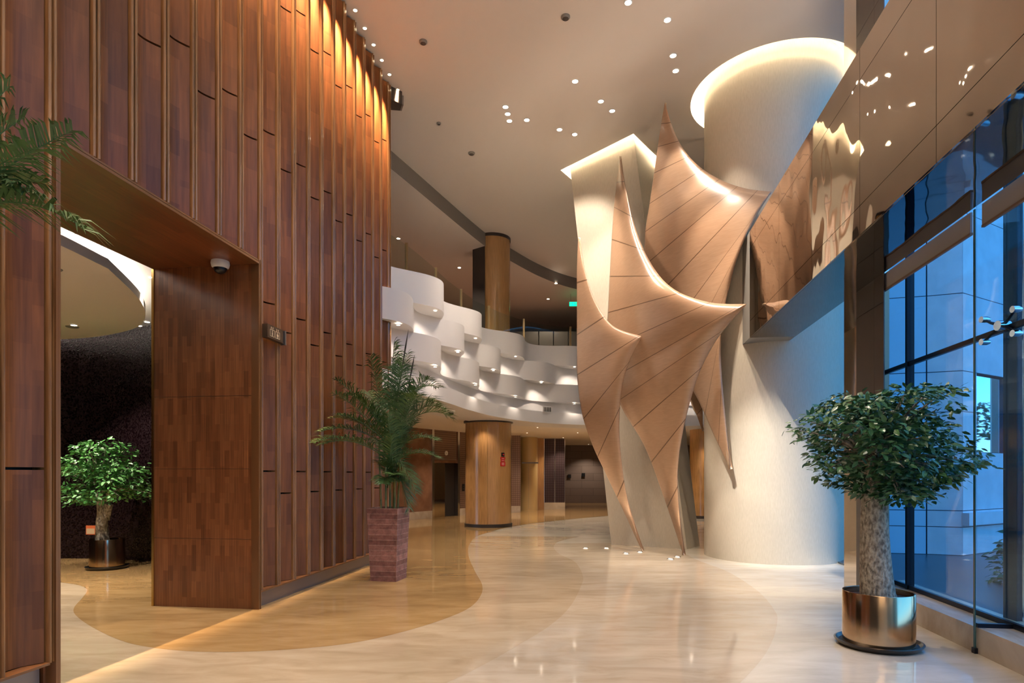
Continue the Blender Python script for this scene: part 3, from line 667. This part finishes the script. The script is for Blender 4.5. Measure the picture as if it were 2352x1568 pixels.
fr = [ # base height, tip px, tip px y, tip depth, arch, leaflet length
 (2.0,740,990,8.8,.30,.30),(2.05,772,872,9.05,.18,.30),(2.1,800,905,9.0,.25,.28),(2.0,760,960,8.95,.30,.26),(2.2,1018,940,9.5,.55,.36),(2.25,1005,890,9.9,.48,.34),(1.9,1000,1010,9.2,.35,.28),(1.85,955,1130,9.3,.5,.24),
 (2.3,905,785,9.5,.05,.38),(2.3,870,790,9.4,.05,.36),(2.2,935,812,9.8,.1,.36),(2.3,882,830,9.0,.12,.34),(2.1,845,900,9.9,.2,.30),(1.7,850,985,9.2,.2,.24),(1.7,955,960,9.8,.2,.28),(1.5,925,1020,9.2,.2,.24),
 (1.5,870,1060,9.2,.2,.22),(1.6,935,1075,9.6,.3,.22),(1.9,960,905,9.0,.35,.30),(2.1,915,905,8.9,.1,.32),(1.4,900,1000,9.1,.1,.24),(1.3,885,1040,9.3,.1,.24),(1.4,920,975,9.9,.15,.26),(2.4,860,850,9.6,.1,.3),(1.8,835,1010,9.9,.3,.24),(2.0,790,940,9.2,.3,.3),(2.15,985,870,9.3,.35,.36),(2.3,925,840,9.2,.1,.38),(2.25,850,820,9.3,.12,.34),(1.5,890,950,9.1,.1,.28),(1.6,860,930,9.6,.15,.28),(1.7,930,940,9.7,.15,.3),(1.5,905,1090,9.05,.25,.22),(1.55,880,1110,9.1,.3,.2),(1.5,925,1105,9.3,.3,.2)]
fr = fr[:8]+fr[8:26:2]+fr[26:]+[(a-.15,b_+(b_-885)*.04+rnd.uniform(-22,22),c_+rnd.uniform(-15,60),d_+rnd.uniform(-.35,.35 if b_ > 850 else 0),e_,f_) for a,b_,c_,d_,e_,f_ in fr[:8]+fr[18:19]]
for i,(bz,px,py,d,ar,ll) in enumerate(fr):
    b = Vector((PX+rnd.uniform(-.05,.1), PY+rnd.uniform(-.08,.08), bz)); g = frond(b, P(px,py,d), ar*.85, ll*1.25, i, 46, .5)
    o = g.build('frond', M_palmy if i in (3,) else M_palm, t, smooth=False)
for (px,py,bx) in ((938,757,905),(952,815,925)):
    g = MB(); a = P(bx,960,9.45); b = P(px,py,9.45); g.tube([a, a.lerp(b,.6), a.lerp(b,.8), b], [.010,.007,.014,.002], 6); g.build('spear', M_spear, t)
# nearer palm whose fronds hang into the photo at upper left
NX, NY = -3.02, 2.95
t = thing('potted_palm', 'palm fronds reaching in from the left edge in front of the wood wall', 'potted palm', (NX,NY,0), R(20))
planter(t)
for (dx,dy,h,ln) in canes[:6]:
    g = MB(); pts = [Vector((NX+dx, NY+dy, 1.03+(h-.9)*i/6)) for i in range(7)]
    g.tube(pts, [.017-.001*i for i in range(7)], 8); g.build('cane', M_cane, t)
fr2 = [(2.6,190,525,3.0,.42,.34),(2.6,165,300,3.1,.1,.30),(2.6,85,340,2.7,.14,.28),(2.65,60,440,2.9,.35,.28),(2.6,20,200,3.2,.1,.30),(2.6,55,270,3.3,.12,.30),(2.5,100,420,3.3,.36,.26),
 (2.5,-260,150,3.0,.1,.3),(2.5,-500,420,2.8,.3,.32),(2.5,-420,300,3.0,.2,.32),(2.4,-120,120,2.9,.05,.32)]
for i,(bz,px,py,d,ar,ll) in enumerate(fr2):
    b = Vector((NX+rnd.uniform(-.03,.06), NY+rnd.uniform(-.05,.05), bz)); g = frond(b, P(px,py,d), ar, ll, 50+i, 52, .7); g.build('frond', M_palm, t, smooth=False)
# ------------------------------------------------------------------ gallery balcony
plan = cat_rom([(-2.95,10.9,0),(-2.35,12.0,0),(-1.9,13.0,0),(-1.52,14.3,0),(-1.15,15.8,0),(-.45,17.7,0),(.78,19.5,0),(2.52,20.5,0),(4.6,20.9,0),(7.2,20.6,0),(10,19.6,0),(12.5,18,0)], 12)
pl, LEN = resample([Vector(p) for p in plan], .06)
nrm = []
for i in range(len(pl)):
    d = (pl[min(i+1,len(pl)-1)]-pl[max(i-1,0)]).normalized(); nrm.append(Vector((d.y,-d.x,0)))   # towards the hall
def wave(s, ph, lam=2.75, A=.27): return A*math.sin(2*PI*s/lam+ph)
tb = thing('gallery_balcony', 'white gallery balcony front made of stacked wavy ribbons', 'balcony', (-.45,17.7,0))
ds = LEN/(len(pl)-1)
def ribbon(name, z0, z1, fn, back=1.3, m=M_balc):
    a = [p+n*fn(i*ds) for i,(p,n) in enumerate(zip(pl,nrm))]; b = [p-n*back for p,n in zip(pl,nrm)]
    up = lambda q, z: [(p.x,p.y,z) for p in q]
    g = MB(); g.strip(up(a,z0), up(a,z1)); g.strip(up(b,z0), up(a,z0)); g.strip(up(a,z1), up(b,z1)); g.strip(up(b,z1),up(b,z0))
    return g.build(name, m, tb, ang=50)
PH = 2*PI*(.28)
tiers = [(5.12,5.74,0.0),(4.50,5.12,PI),(3.92,4.50,0.0)]
ribbon('wave_ribbon', 5.12, 5.76, lambda s: wave(s,PH)+.02)
ribbon('wave_ribbon', 4.52, 5.12, lambda s: wave(s,PH+PI)+.02)
ribbon('wave_ribbon', 3.95, 4.52, lambda s: wave(s,PH,A=.2)+.0)
ribbon('fascia_band', 3.55, 3.95, lambda s: -.25)
ribbon('fascia_band', 3.24, 3.60, lambda s: .10)
lam = 2.75
for ti,(z0,z1,ph) in enumerate(tiers):
    k = 0
    while True:
        s_ = ((PI/2-PH-ph)/(2*PI)+k)*lam; k += 1
        if s_ < .6: continue
        if s_ > LEN*.80: break
        i = int(s_/ds); q = pl[i]+nrm[i]*.17; q.z = z0
        t = downlight('niche_spotlight', q-Vector((0,0,.003)), 'small spotlight under a wavy white ribbon of the gallery balcony', 'spotlights in the balcony niches', .035)
        spot(q-Vector((0,0,.02)), (q.x-nrm[i].x*.45,q.y-nrm[i].y*.45,q.z-2), 30, 110, .7, NEUT, .03, t)
# glass balustrade with posts
tg_ = thing('glass_balustrade', 'glass balustrade with slim posts above the wavy white balcony', 'railing', (-.45,17.7,5.6))
inr = [p-n*.42 for p,n in zip(pl,nrm)]
g = MB(); a = [(p.x,p.y,5.7) for p in inr]; b = [(p.x,p.y,6.52) for p in inr]; g.strip(a,b); g.build('glass_pane', M_rail, tg_)
for k in range(14):
    i = int((.75+k*1.72)/ds)
    if i >= len(inr): break
    q = inr[i]; MB().box(q.x-.03,q.y-.03,5.0,q.x+.03,q.y+.03,6.56).build('post', M_brass2, tg_, smooth=False)
# slab / gallery floor and its soffit
slab = [(p.x,p.y) for p in [q-n*.3 for q,n in zip(pl,nrm)]][::6]+[(13,40),(-14,40),(-14,12.4),(-4.6,12.4)]
struct(poly_obj('ceiling.004', slab, [], 3.27, M_ceil2, up=False)); struct(poly_obj('floor.001', slab, [], 4.5, M_pan, up=True))
# vent grille
q = P(1257,940,19.6); t = thing('air_vent', 'small slotted air vent in the white balcony front', 'vent', q)
t.rotation_euler = (0,0,R(32))
LM().box(-.17,-.02,-.085,.17,.02,.085).build('vent_frame', M_white, t, smooth=False)
g = LM()
for k in range(9): g.box(-.15+k*.033,-.028,-.07,-.15+k*.033+.018,-.018,.07)
g.build('slots', M_dark, t, smooth=False)
# upper column and lower column of the gallery
GC = Vector((-.74,19.35,0))
t = thing('gallery_column', 'glossy tan round column on the ground floor carrying a red notice', 'column', GC)
MB().lathe([(.72,.10),(.72,3.2)], 72, GC).build('shaft', M_colw, t)
MB().lathe([(.75,0),(.75,.09),(.70,.10)], 72, GC).build('base_ring', M_pill, t); MB().lathe([(.70,3.2),(.77,3.21),(.77,3.27)], 72, GC).build('top_ring', M_pill, t)
g = MB(); g.box(GC.x-.008,GC.y-.728,.1,GC.x+.0,GC.y-.70,3.2); g.build('joint_strip', M_brass, t, smooth=False)
UC = Vector((-.62,19.7,0))
t = thing('gallery_column', 'tan round column standing on the gallery behind the glass balustrade', 'column', Vector((UC.x,UC.y,4.5)))
MB().lathe([(.56,4.5),(.56,CZ)], 64, UC).build('shaft', M_colw, t); MB().lathe([(.575,CZ-.1),(.575,CZ)], 64, UC).build('top_ring', M_pill, t)
g = MB(); pts = [(UC.x-.62,UC.y-.25),(UC.x-.22,UC.y-.56),(UC.x-.18,UC.y+.5),(UC.x-.62,UC.y+.5)]; g.prism(pts, 4.5, CZ-.02); g.build('dark_facing', M_pill, t, smooth=False)
# red notices on the column
a_ = math.atan2(-1, .34); 
q = GC+Vector((.735*math.cos(R(-51)), .735*math.sin(R(-51)), 0)); z0 = CAMZ+(HY-1055)*18.75/F
t = thing('wall_notice', 'red notice stack with a black picture on the tan column', 'notice', (q.x,q.y,z0), R(39))
LM().box(-.09,-.006,-.20,.09,.006,-.07).build('lower_panel', M_red, t, smooth=False); LM().box(-.07,-.006,-.06,.07,.006,.0).build('middle_panel', M_red, t, smooth=False)
LM().box(-.09,-.006,.01,.09,.006,.07).build('upper_panel', M_red, t, smooth=False); LM().box(-.055,-.006,.09,.06,.006,.21).build('black_picture', M_black, t, smooth=False)
LM().box(-.01,-.009,.13,.045,-.005,.17).build('picture_mark', M_red, t, smooth=False)
g = LM()
for k,zz in enumerate((-.10,-.13,-.16,.03,-.03)): g.box(-.05,-.009,zz-.004,.05,-.005,zz+.004)
g.build('lines', M_signw, t, smooth=False)
# ------------------------------------------------------------------ ground floor back
def wallseg(name, a, b, z0, z1, m, th=.2, st=True):
    a = Vector((*a,0)); b = Vector((*b,0)); an = math.atan2(b.y-a.y, b.x-a.x); L = (b-a).length
    o = LM().box(0,0,z0,L,th,z1).build(name, m, loc=(a.x,a.y,0), rotz=an, smooth=False)
    if st: struct(o)
    return o
EA, EB = Vector((-6.5,17.32,0)), Vector((-.75,26.17,0)); ea = math.atan2(EB.y-EA.y, EB.x-EA.x); sE_ = lambda t_: ((t_*1.43+2.91)/math.cos(ea))
s1 = sE_(.494); s2 = sE_(.999)
LW = (EB-EA).length
ew = LM(); ew.box(0,0,.28,s1-.14,.3,3.3); ew.box(s2+.14,0,.28,LW,.3,3.3); ew.box(s1-.14,0,2.05,s2+.14,.3,3.3)
ww = struct(ew.build('wall_back', M_pan, loc=EA, rotz=ea, smooth=False))
g = LM(); g.box(0,-.02,0,s1-.16,.3,.28); g.box(s2+.16,-.02,0,LW,.3,.28); g.build('skirting', M_sill, ww, smooth=False)
g = LM(); g.box(s2+.16,-.012,.28,LW,0,3.3); g.box(s1,-.012,2.15,s2,0,3.3); g.build('lattice_panel', M_latt, ww, smooth=False)
for sx in (s1-.16, s2+.04): LM().box(sx,-.05,0,sx+.12,.3,3.3).build('steel_pilaster', M_chrome, ww, smooth=False)
dr = struct(LM().box(s1-.03,.12,0,s2+.03,.2,2.05).build('door_1', M_dark, loc=EA, rotz=ea, smooth=False))
g = LM(); g.box(s1,.09,0,s1+(s2-s1)*.56,.12,2.05); g.build('door_leaf', M_mirp, dr, smooth=False)
q = EA+Vector((math.cos(ea)*(s1+s2)/2+.02, math.sin(ea)*(s1+s2)/2, 2.42)); t = thing('wall_clock', 'small round white indicator above the lift door', 'indicator', q, ea)
LM().lathe([(.001,.0),(.085,0),(.085,.03),(.001,.03)], 24, (0,0,0), M=Matrix.Rotation(R(90),4,'X')).build('face', M_signw, t); LM().box(-.03,-.035,-.006,.03,-.03,.006).build('mark', M_black, t)
q = EA+Vector((math.cos(ea),math.sin(ea),0))*(s2+.42); t = thing('call_panel', 'dark lift call panel on the lattice wall right of the lift door', 'panel', (q.x,q.y,1.1), ea)
LM().box(-.07,-.03,-.14,.07,-.013,.14).build('plate', M_black, t, smooth=False); LM().box(-.03,-.036,.02,.03,-.03,.07).build('button', M_chrome, t, smooth=False); LM().box(-.03,-.036,-.07,.03,-.03,-.02).build('button', M_chrome, t, smooth=False)
wallseg('wall_back.001', (-1.0,26.2), (.36,26.2), .28, 3.3, M_latt); wallseg('trim_2', (-1.0,26.17), (.36,26.17), 0, .28, M_sill)
GD = P(1214,1173,27.4); t = thing('gold_pillar', 'pale gold pillar with door seams behind the tan column', 'column', (GD.x,27.8,0))
MB().lathe([(.42,0),(.42,3.3)], 40, (GD.x,27.8,0)).build('shaft', mat('pale gold panel',(.62,.44,.20),.3,coat=.3), t)
MB().box(GD.x-.003,27.372,.1,GD.x+.003,27.39,2.1).build('door_seam', M_grey, t, smooth=False); MB().box(GD.x-.3,27.36,2.10,GD.x+.44,27.5,2.16).build('door_head_rail', M_base, t, smooth=False)
wallseg('wall_back.002', (1.05,28.3), (1.46,28.3), 0, 3.3, M_colw)
t = thing('dark_cabinet', 'dark lattice clad block on a pale marble base beside the tan corridor wall', 'wall unit', (2.0,28.9,0))
MB().box(1.48,28.6,.32,2.45,29.6,3.3).build('body', M_lattd, t, smooth=False); MB().box(1.48,28.55,0,2.45,29.6,.32).build('base', M_mar_w, t, smooth=False)
for x in (1.48,1.97,2.43): MB().box(x,28.57,.32,x+.025,28.6,3.3).build('steel_strip', M_chrome, t, smooth=False)
o = wallseg('wall_back.003', (2.0,35), (13,35), 0, 3.3, M_stone)
wallseg('wall_back.004', (2.4,29.6), (2.4,35), 0, 3.3, M_pan)
for px,py in ((1308,1093),(1340,1090)): 
    q = P(px,py,34.95); tag(LM().box(-.09,-.03,-.1,.09,.03,.1).build('wall_switch', M_black, loc=q, smooth=False), 'small dark plate on the grey stone wall at the corridor end, '+('left one' if px<1320 else 'right one'), 'wall plate')
RC = Vector((7.25,23.0,0)); t = thing('gallery_column', 'tan column glimpsed in the slot between the two cream columns', 'column', RC)
MB().lathe([(.62,.1),(.62,3.27)], 56, RC).build('shaft', M_colw, t); MB().lathe([(.64,0),(.64,.1)], 56, RC).build('base_ring', M_pill, t)
# back walls upstairs and closing walls
wallseg('wall_gallery', (-14,30), (13,30), 4.5, 8.7, M_bulk); wallseg('wall_gallery.001', (-14,12.5), (-14,40), 0, 8.7, M_pan, th=-.2)
wallseg('wall_far', (-14,39.5), (13,39.5), 0, 4.5, M_pan); wallseg('wall_right', (12.4,13.1), (12.4,40), 0, 9.1, M_cream)
wallseg('wall_behind', (-6,-10), (12,-10), 0, 9.1, M_cream); wallseg('wall_gallery.002', (-14,12.25), (-4.2,12.25), 4.5, 8.7, M_bulk)
g = thing('dark_screen', 'dark timber screen at the back of the gallery beneath the green exit sign', 'screen', (2.2,26,4.5))
for k in range(9): MB().box(-.1+k*.62,25.9,4.5,.48+k*.62,26.0,7.6+.0*k).build('screen_panel', M_pill, g, smooth=False)
# under-gallery downlights
for i,(x,y) in enumerate(((-2.6,14.8),(-2.9,18.5),(-1.6,21.8),(.9,21.8),(.6,24.6),(2.6,24.5),(4.5,22.8),(2.3,27.8),(4.2,33.9),(6,27),(-.9,18.1+.1),(7,21.6))):
    q = Vector((x,y,3.265)); t = downlight('soffit_downlight', q, 'small round downlight in the ceiling beneath the gallery', 'downlights beneath the gallery', .028, M_glows)
    spot(q-Vector((0,0,.03)), (x,y,0), 170 if i != 10 else 60, 115, .6, WARM, .05, t)
for i,(px,py,lab) in enumerate(((915,547,'left'),(1055,614,'middle'),(1277,650,'right'),(1259,686,'lowest'))):
    q = onz(px,py,8.68); t = downlight('gallery_downlight', q-Vector((0,0,.003)), lab+' one of the small downlights in the gallery ceiling', 'gallery ceiling downlights', .05)
    spot(q-Vector((0,0,.03)), (q.x,q.y,4), 420, 130, .6, WARM, .05, t)
# green exit sign
q = P(1318,698,24.2); t = thing('exit_sign', 'green glowing exit sign hanging in the gallery', 'exit sign', q)
LM().box(-.17,-.03,-.075,.17,.03,.075).build('light_box', M_green, t, smooth=False)
g = LM(); z = 0
for (x0,z0,x1,z1) in ((-.13,-.045,-.12,.045),(-.13,.035,-.08,.045),(-.13,-.005,-.09,.005),(-.13,-.045,-.08,-.035),(-.01,-.045,.0,.045),(-.03,.02,.02,.03),(.07,-.045,.08,.02),(.06,.03,.09,.05),(.05,-.01,.11,.0)): g.box(x0,-.036,z0,x1,-.031,z1)
g.build('symbols', M_signw, t, smooth=False)
for dx in (-.12,.12): LM().tube([(dx,0,.07),(dx,0,8.68-q.z)], .006, 6).build('hanger', M_grey, t)
# dome camera under the gallery
q = onz(1036,940,3.265); dome((q.x,q.y,3.265), 'small dark dome camera under the gallery ceiling left of the tan column', .10)
# sprinklers / detectors on the main ceiling
for px,py,r,lab in ((1299,38,.075,'round grey detector near the top of the photo'),(972,95,.07,'pale ceiling detector beside the wood wall'),(1083,351,.08,'dark round detector above the wavy balcony'),(1008,282,.045,'small sprinkler head left of the dark detector')):
    q = onz(px,py,CZ); t = thing('ceiling_detector', lab, 'detector', q)
    LM().lathe([(r,0),(r,-.02),(r*.7,-.04)], 20).build('housing', M_grey, t); LM().lathe([(r*.7,-.04),(.001,-.05)], 20).build('sensor', M_pill, t)
# wedge speaker at the far end of the wood wall
q = P(905,228,12.15); t = thing('wall_speaker', 'dark wedge shaped speaker box at the top end of the wood wall', 'speaker', q, R(20))
g = LM(); g.prism([(-.22,-.25),(.14,-.10),(.14,.12),(-.22,.2)], -.13, .13); g.build('cabinet', M_pill, t, smooth=False); LM().box(.14,-.10,-.13,.17,.12,.05).build('grille', M_base, t, smooth=False)
# ------------------------------------------------------------------ entrance canopy beam (mirror clad)
XL, XR, ZU, ZT = 2.55, 3.31, 3.98, 5.83
cb = thing('canopy_beam', 'mirror clad bronze beam running from the entrance to the round column', 'beam', (XL,0,0), ANG)
sEnd = s_of(11.6); sM = s_of(10.75); s00 = s_of(-6)
dX = (XR-XL)*math.sin(ANG)
LM().box(s00,-dX+.02,ZU+.02,sEnd,-.02,ZT).build('core', M_grey, cb, smooth=False)
zsm = [ZU,4.27,5.52,ZT]; ys = [10.75,10.37,8.96,7.55,6.14,4.73,3.32,1.91,.5,-.91,-2.3,-6]
for (ya, yb) in zip(ys, ys[1:]):
    g = LM()
    for za, zb in zip(zsm, zsm[1:]): g.box(s_of(yb)+.003,-.02,za+.003,s_of(ya)-.003,.0,zb-.003)
    g.build('mirror_panel', M_mirror, cb, smooth=False)
g = LM(); g.box(s00,-dX,ZU,sM,-.02,ZU+.02); g.build('mirror_soffit', M_mirb, cb, smooth=False)
LM().box(sM,-.02,ZU,sEnd,0,ZT).build('end_panel', M_grey, cb, smooth=False); LM().box(sM,-dX,ZU,sEnd,-.02,ZU+.02).build('end_soffit', M_grey, cb, smooth=False)
# ------------------------------------------------------------------ bronze pillar
pp = thing('bronze_pillar', 'dark bronze clad pillar behind the potted tree, running up past the beam', 'pillar', (XR,0,0), ANG)
a0, a1, a2 = s_of(7.29), s_of(8.08), s_of(8.49); am = s_of(7.55)
pb = s_of(8.35); fy = lambda q_: -.42*(q_-a0)/(pb-a0)
LM().prism([(a0+.05,-.005),(a1-.01,-.005),(a1-.01,fy(a1)+.02)][::-1],0,CZ).build('core', M_dark, pp, smooth=False)
g = LM(); zz = [0,1.45,3.64,5.6,7.3,CZ]
for za, zb in zip(zz, zz[1:]):
    g.prism([(a0,0),(a0+.004,-.012),(am-.002,fy(am)),(am-.002,0)],za+.003,zb-.003)
    g.prism([(am+.002,0),(am+.002,fy(am)),(a1,fy(a1)),(a1,0)],za+.003,zb-.003)
g.build('cladding', M_pill, pp, smooth=False)
LM().box(a1,-.40,0,a2,.0,CZ).build('mirror_face', M_mirp, pp, smooth=False)
# ------------------------------------------------------------------ glass front
SX = 3.35
sill = struct(LM().box(s_of(-8),-.55,0,s_of(8.1),.0,.233).build('trim_3', M_sill, loc=(SX,0,0), rotz=ANG, smooth=False))
wn = thing('window_1', None, None, (3.65,0,0), ANG); [wn.__delitem__(k) for k in ('label','category') if k in wn.keys()]; struct(wn)
mull = [-6,-3.8,-1.6,.9,3.2,5.6,7.4,8.45]
for a_, b_ in zip(mull, mull[1:]):
    g = LM()
    for za, zb in ((.27,2.9),(2.95,5.9),(5.95,CZ)): g.box(s_of(a_)+.02,-.012,za,s_of(b_)-.02,0,zb)
    g.build('pane', M_glass, wn, smooth=False)
for y in mull:
    w_ = .05 if y != 5.6 else .02
    if y in (5.6,): continue
    LM().box(s_of(y)-w_/2,-.06,.233,s_of(y)+w_/2,.02,CZ).build('mullion', M_steel, wn, smooth=False)
for z in (.233,2.9,5.9): LM().box(s_of(-6),-.03,z,s_of(8.45),.01,z+.05).build('transom', M_steel, wn, smooth=False)
ga = Vector((3.65+K*8.45,8.45,0)); gb2 = Vector((7.08,12.5,0)); gan = math.atan2(gb2.y-ga.y,gb2.x-ga.x); gl = (gb2-ga).length
wn2 = thing('window_2', None, None, ga, gan); [wn2.__delitem__(k) for k in ('label','category') if k in wn2.keys()]; struct(wn2)
for k in range(3): LM().box(gl*k/3+.03,-.01,.05,gl*(k+1)/3-.03,0,CZ).build('pane', M_glass, wn2, smooth=False)
for k in range(4): LM().box(gl*k/3-.03,-.06,0,gl*k/3+.03,.02,CZ).build('mullion', M_steel, wn2, smooth=False)
# glass fin at the side of the entrance
t = thing('glass_fin', 'tall frameless glass fin standing beside the gold pot, steel clamp at its foot', 'glass panel', (3.335,0,0), ANG); sf = s_of(5.54)
LM().box(sf,-.36,.04,sf+.02,0,3.98).build('pane', M_glass, t, smooth=False); LM().box(sf-.002,-.004,.04,sf+.022,.004,3.98).build('glass_edge', M_gedge, t, smooth=False)
LM().box(sf-.015,-.07,.0,sf+.035,.012,.05).build('clamp', M_steel, t, smooth=False); LM().box(sf-.01,-.36,.233,sf+.03,-.015,.27).build('bottom_rail', M_steel, t, smooth=False)
# spider fitting
q = Vector((3.62+K*5.6,5.6,2.95)); t = thing('spider_fitting', 'chrome four-armed spider fitting on the glass beside the blue facade', 'glass fitting', q)
LM().lathe([(.001,-.05),(.045,-.05),(.045,.05),(.001,.05)], 20, M=Matrix.Rotation(R(90),4,'Y')).build('hub', M_chrome, t)
for dy, dz in ((.18,.10),(-.18,.10),(.18,-.11),(-.18,-.11)):
    a = LM().tube([(0,0,0),(-.02,dy*.6,dz*.5),(-.03,dy,dz)], [.018,.013,.012], 8).build('arm', M_steel, t)
    LM().lathe([(.001,-.03),(.03,-.03),(.03,.02),(.018,.05),(.001,.05)], 16, (0,0,0), M=Matrix.Translation((-.03,dy,dz)) @ Matrix.Rotation(R(90),4,'Y')).build('disc_bolt', M_chrome, t)
# roller blinds
for (ya,yb,lab) in ((8.0,5.62,'grey roller blind panel under the beam, the long left one'),(5.45,2.6,'grey roller blind panel cut by the right edge of the photo')):
    t = thing('roller_blind', lab, 'blind', (XR+.03,0,0), ANG, 'roller blinds under the beam')
    LM().box(s_of(yb)+.0,-.018,3.80,s_of(ya),.0,3.985).build('fabric', M_blind, t, smooth=False); LM().box(s_of(yb),-.022,3.778,s_of(ya),.004,3.80).build('bottom_rail', M_blindr, t, smooth=False)
# ------------------------------------------------------------------ outside
struct(MB().box(3.9,-20,-.06,40,12,-.01).build('floor.002', M_grnd, smooth=False)) if False else None
gb = struct(LM().box(s_of(-14),-40,-.3,s_of(30),-.35,.03).build('ground', M_grnd, loc=(3.9,0,0), rotz=ANG, smooth=False))
bd = thing('exterior_building', 'blue-lit stone facade with square joints outside the windows', 'building', (8.75,12,0))
zr = [0.03,.58,.9,2.05,2.83,3.62,5.13,6.7,8.3,10.5]
def facade(a, b, cols, m, skip=None, th=.3):
    a = Vector((*a,0)); b = Vector((*b,0)); an = math.atan2(b.y-a.y,b.x-a.x); L = (b-a).length
    M = Matrix.Translation(a) @ Matrix.Rotation(an,4,'Z'); g = MB(); cs = [L*i/cols if isinstance(cols,int) else cols[i] for i in range((cols+1) if isinstance(cols,int) else len(cols))]
    for i in range(len(cs)-1):
        for j in range(len(zr)-1):
            if skip and skip(i,j): continue
            g.box(cs[i]+.008,0,zr[j]+.008,cs[i+1]-.008,th,zr[j+1]-.008,0,M)
    g.build('stone_panel', m, bd, smooth=False)
    h = MB()
    for i in range(len(cs)-1):
        for j in range(len(zr)-1):
            if skip and skip(i,j): continue
            h.box(cs[i]-.0,.02,zr[j]-.0,cs[i+1]+.0,th-.02,zr[j+1]+.0,0,M)
    h.build('joint_backing', M_extj, bd, smooth=False)
facade((7.2,12.48),(8.2,12.21),[0,.1,1.02],M_extl)
facade((8.2,12.22),(8.75,12.0),1,M_ext)
facade((8.75,12.0),(15,15.6),[0,.55,1.95,3.4,4.9,6.4,7.2],M_ext, lambda i,j: i == 1 and j in (3,4))
MG_ = Matrix.Translation(Vector((8.75,12,0))) @ Matrix.Rotation(math.atan2(3.6,6.25),4,'Z')
MB().box(.56,.10,2.06,1.94,.16,3.61,0,MG_).build('reflective_window', mat('sky reflecting glass', (.75,.85,.9), .02, metal=1), bd, smooth=False)
LM_ = MB(); 
g = MB(); Mx = Matrix.Translation(Vector((8.75,12,0))) @ Matrix.Rotation(math.atan2(3.6,6.25),4,'Z'); g.box(-.02,-.12,.62,7.2,0,.86,0,Mx); g.build('stone_ledge', M_ext, bd, smooth=False)
# steel post outside
t = MB(); q = Vector((3.9+K*5.85,5.85,0)); t.box(q.x-.05,q.y-.08,0.03,q.x+.05,q.y+.08,9); t.box(q.x-.055,q.y-.085,.03,q.x-.045,q.y-.06,9)
tag(t.build('steel_post', M_steel, loc=q, smooth=False), 'dark steel post outside the glass at the right edge', 'post')
t = MB(); t.tube([(q.x-.02,q.y-.12,.03),(q.x-.02,q.y-.12,9)], .009, 10); tag(t.build('highlight_rod', M_chrome, loc=(q.x-.02,q.y-.12,.03)), 'thin bright rod imitating the highlight line on the outdoor post', 'rod')  # highlight of the post, built as a thin chrome rod
# bush and far trees
rndb = random.Random(9)
def bush(name, c, r, label, n, size, cat='tree'):
    t = thing(name, label, cat, (c[0],c[1],0))
    MB().tube([(c[0],c[1],0),(c[0],c[1],c[2])], [.06,.03], 8).build('trunk', M_bark, t)
    cl = [(Vector(c)+Vector((rndb.uniform(-.5,.5)*r[0],rndb.uniform(-.5,.5)*r[1],rndb.uniform(-.5,.5)*r[2])), tuple(x*.6 for x in r), 1) for _ in range(6)]
    leaf_cloud(cl, n, size, len(name), None).build('foliage', M_leaf, t, smooth=False)
q = P(2335,1380,9.0); bush('garden_shrub', (q.x,q.y,.5), (.5,.5,.6), 'dark shrub outside at the right edge behind the glass', 120, .12, 'shrub')
for k,(qx,qy,h) in enumerate(((44,13.0,4.2),(38,15.5,4.4),(42,19.5,5.2))):
    q = Vector((qx,qy,0)); bush('distant_tree', (q.x,q.y,h-.6), (2.2,2.2,2.0), ('left','middle','right')[k]+' one of the dusky distant trees mirrored in the facade window', 260, .4)
# small notice behind the side-room tree
q = P(209,1217,11.6); t = thing('wall_notice', 'orange notice on the dark mosaic wall behind the small ficus', 'notice', q, R(-5))
LM().box(-.095,-.01,-.085,.095,.01,.085).build('board', M_orange, t, smooth=False); LM().box(-.08,-.014,-.07,.08,-.009,.03).build('picture', M_signt, t, smooth=False)
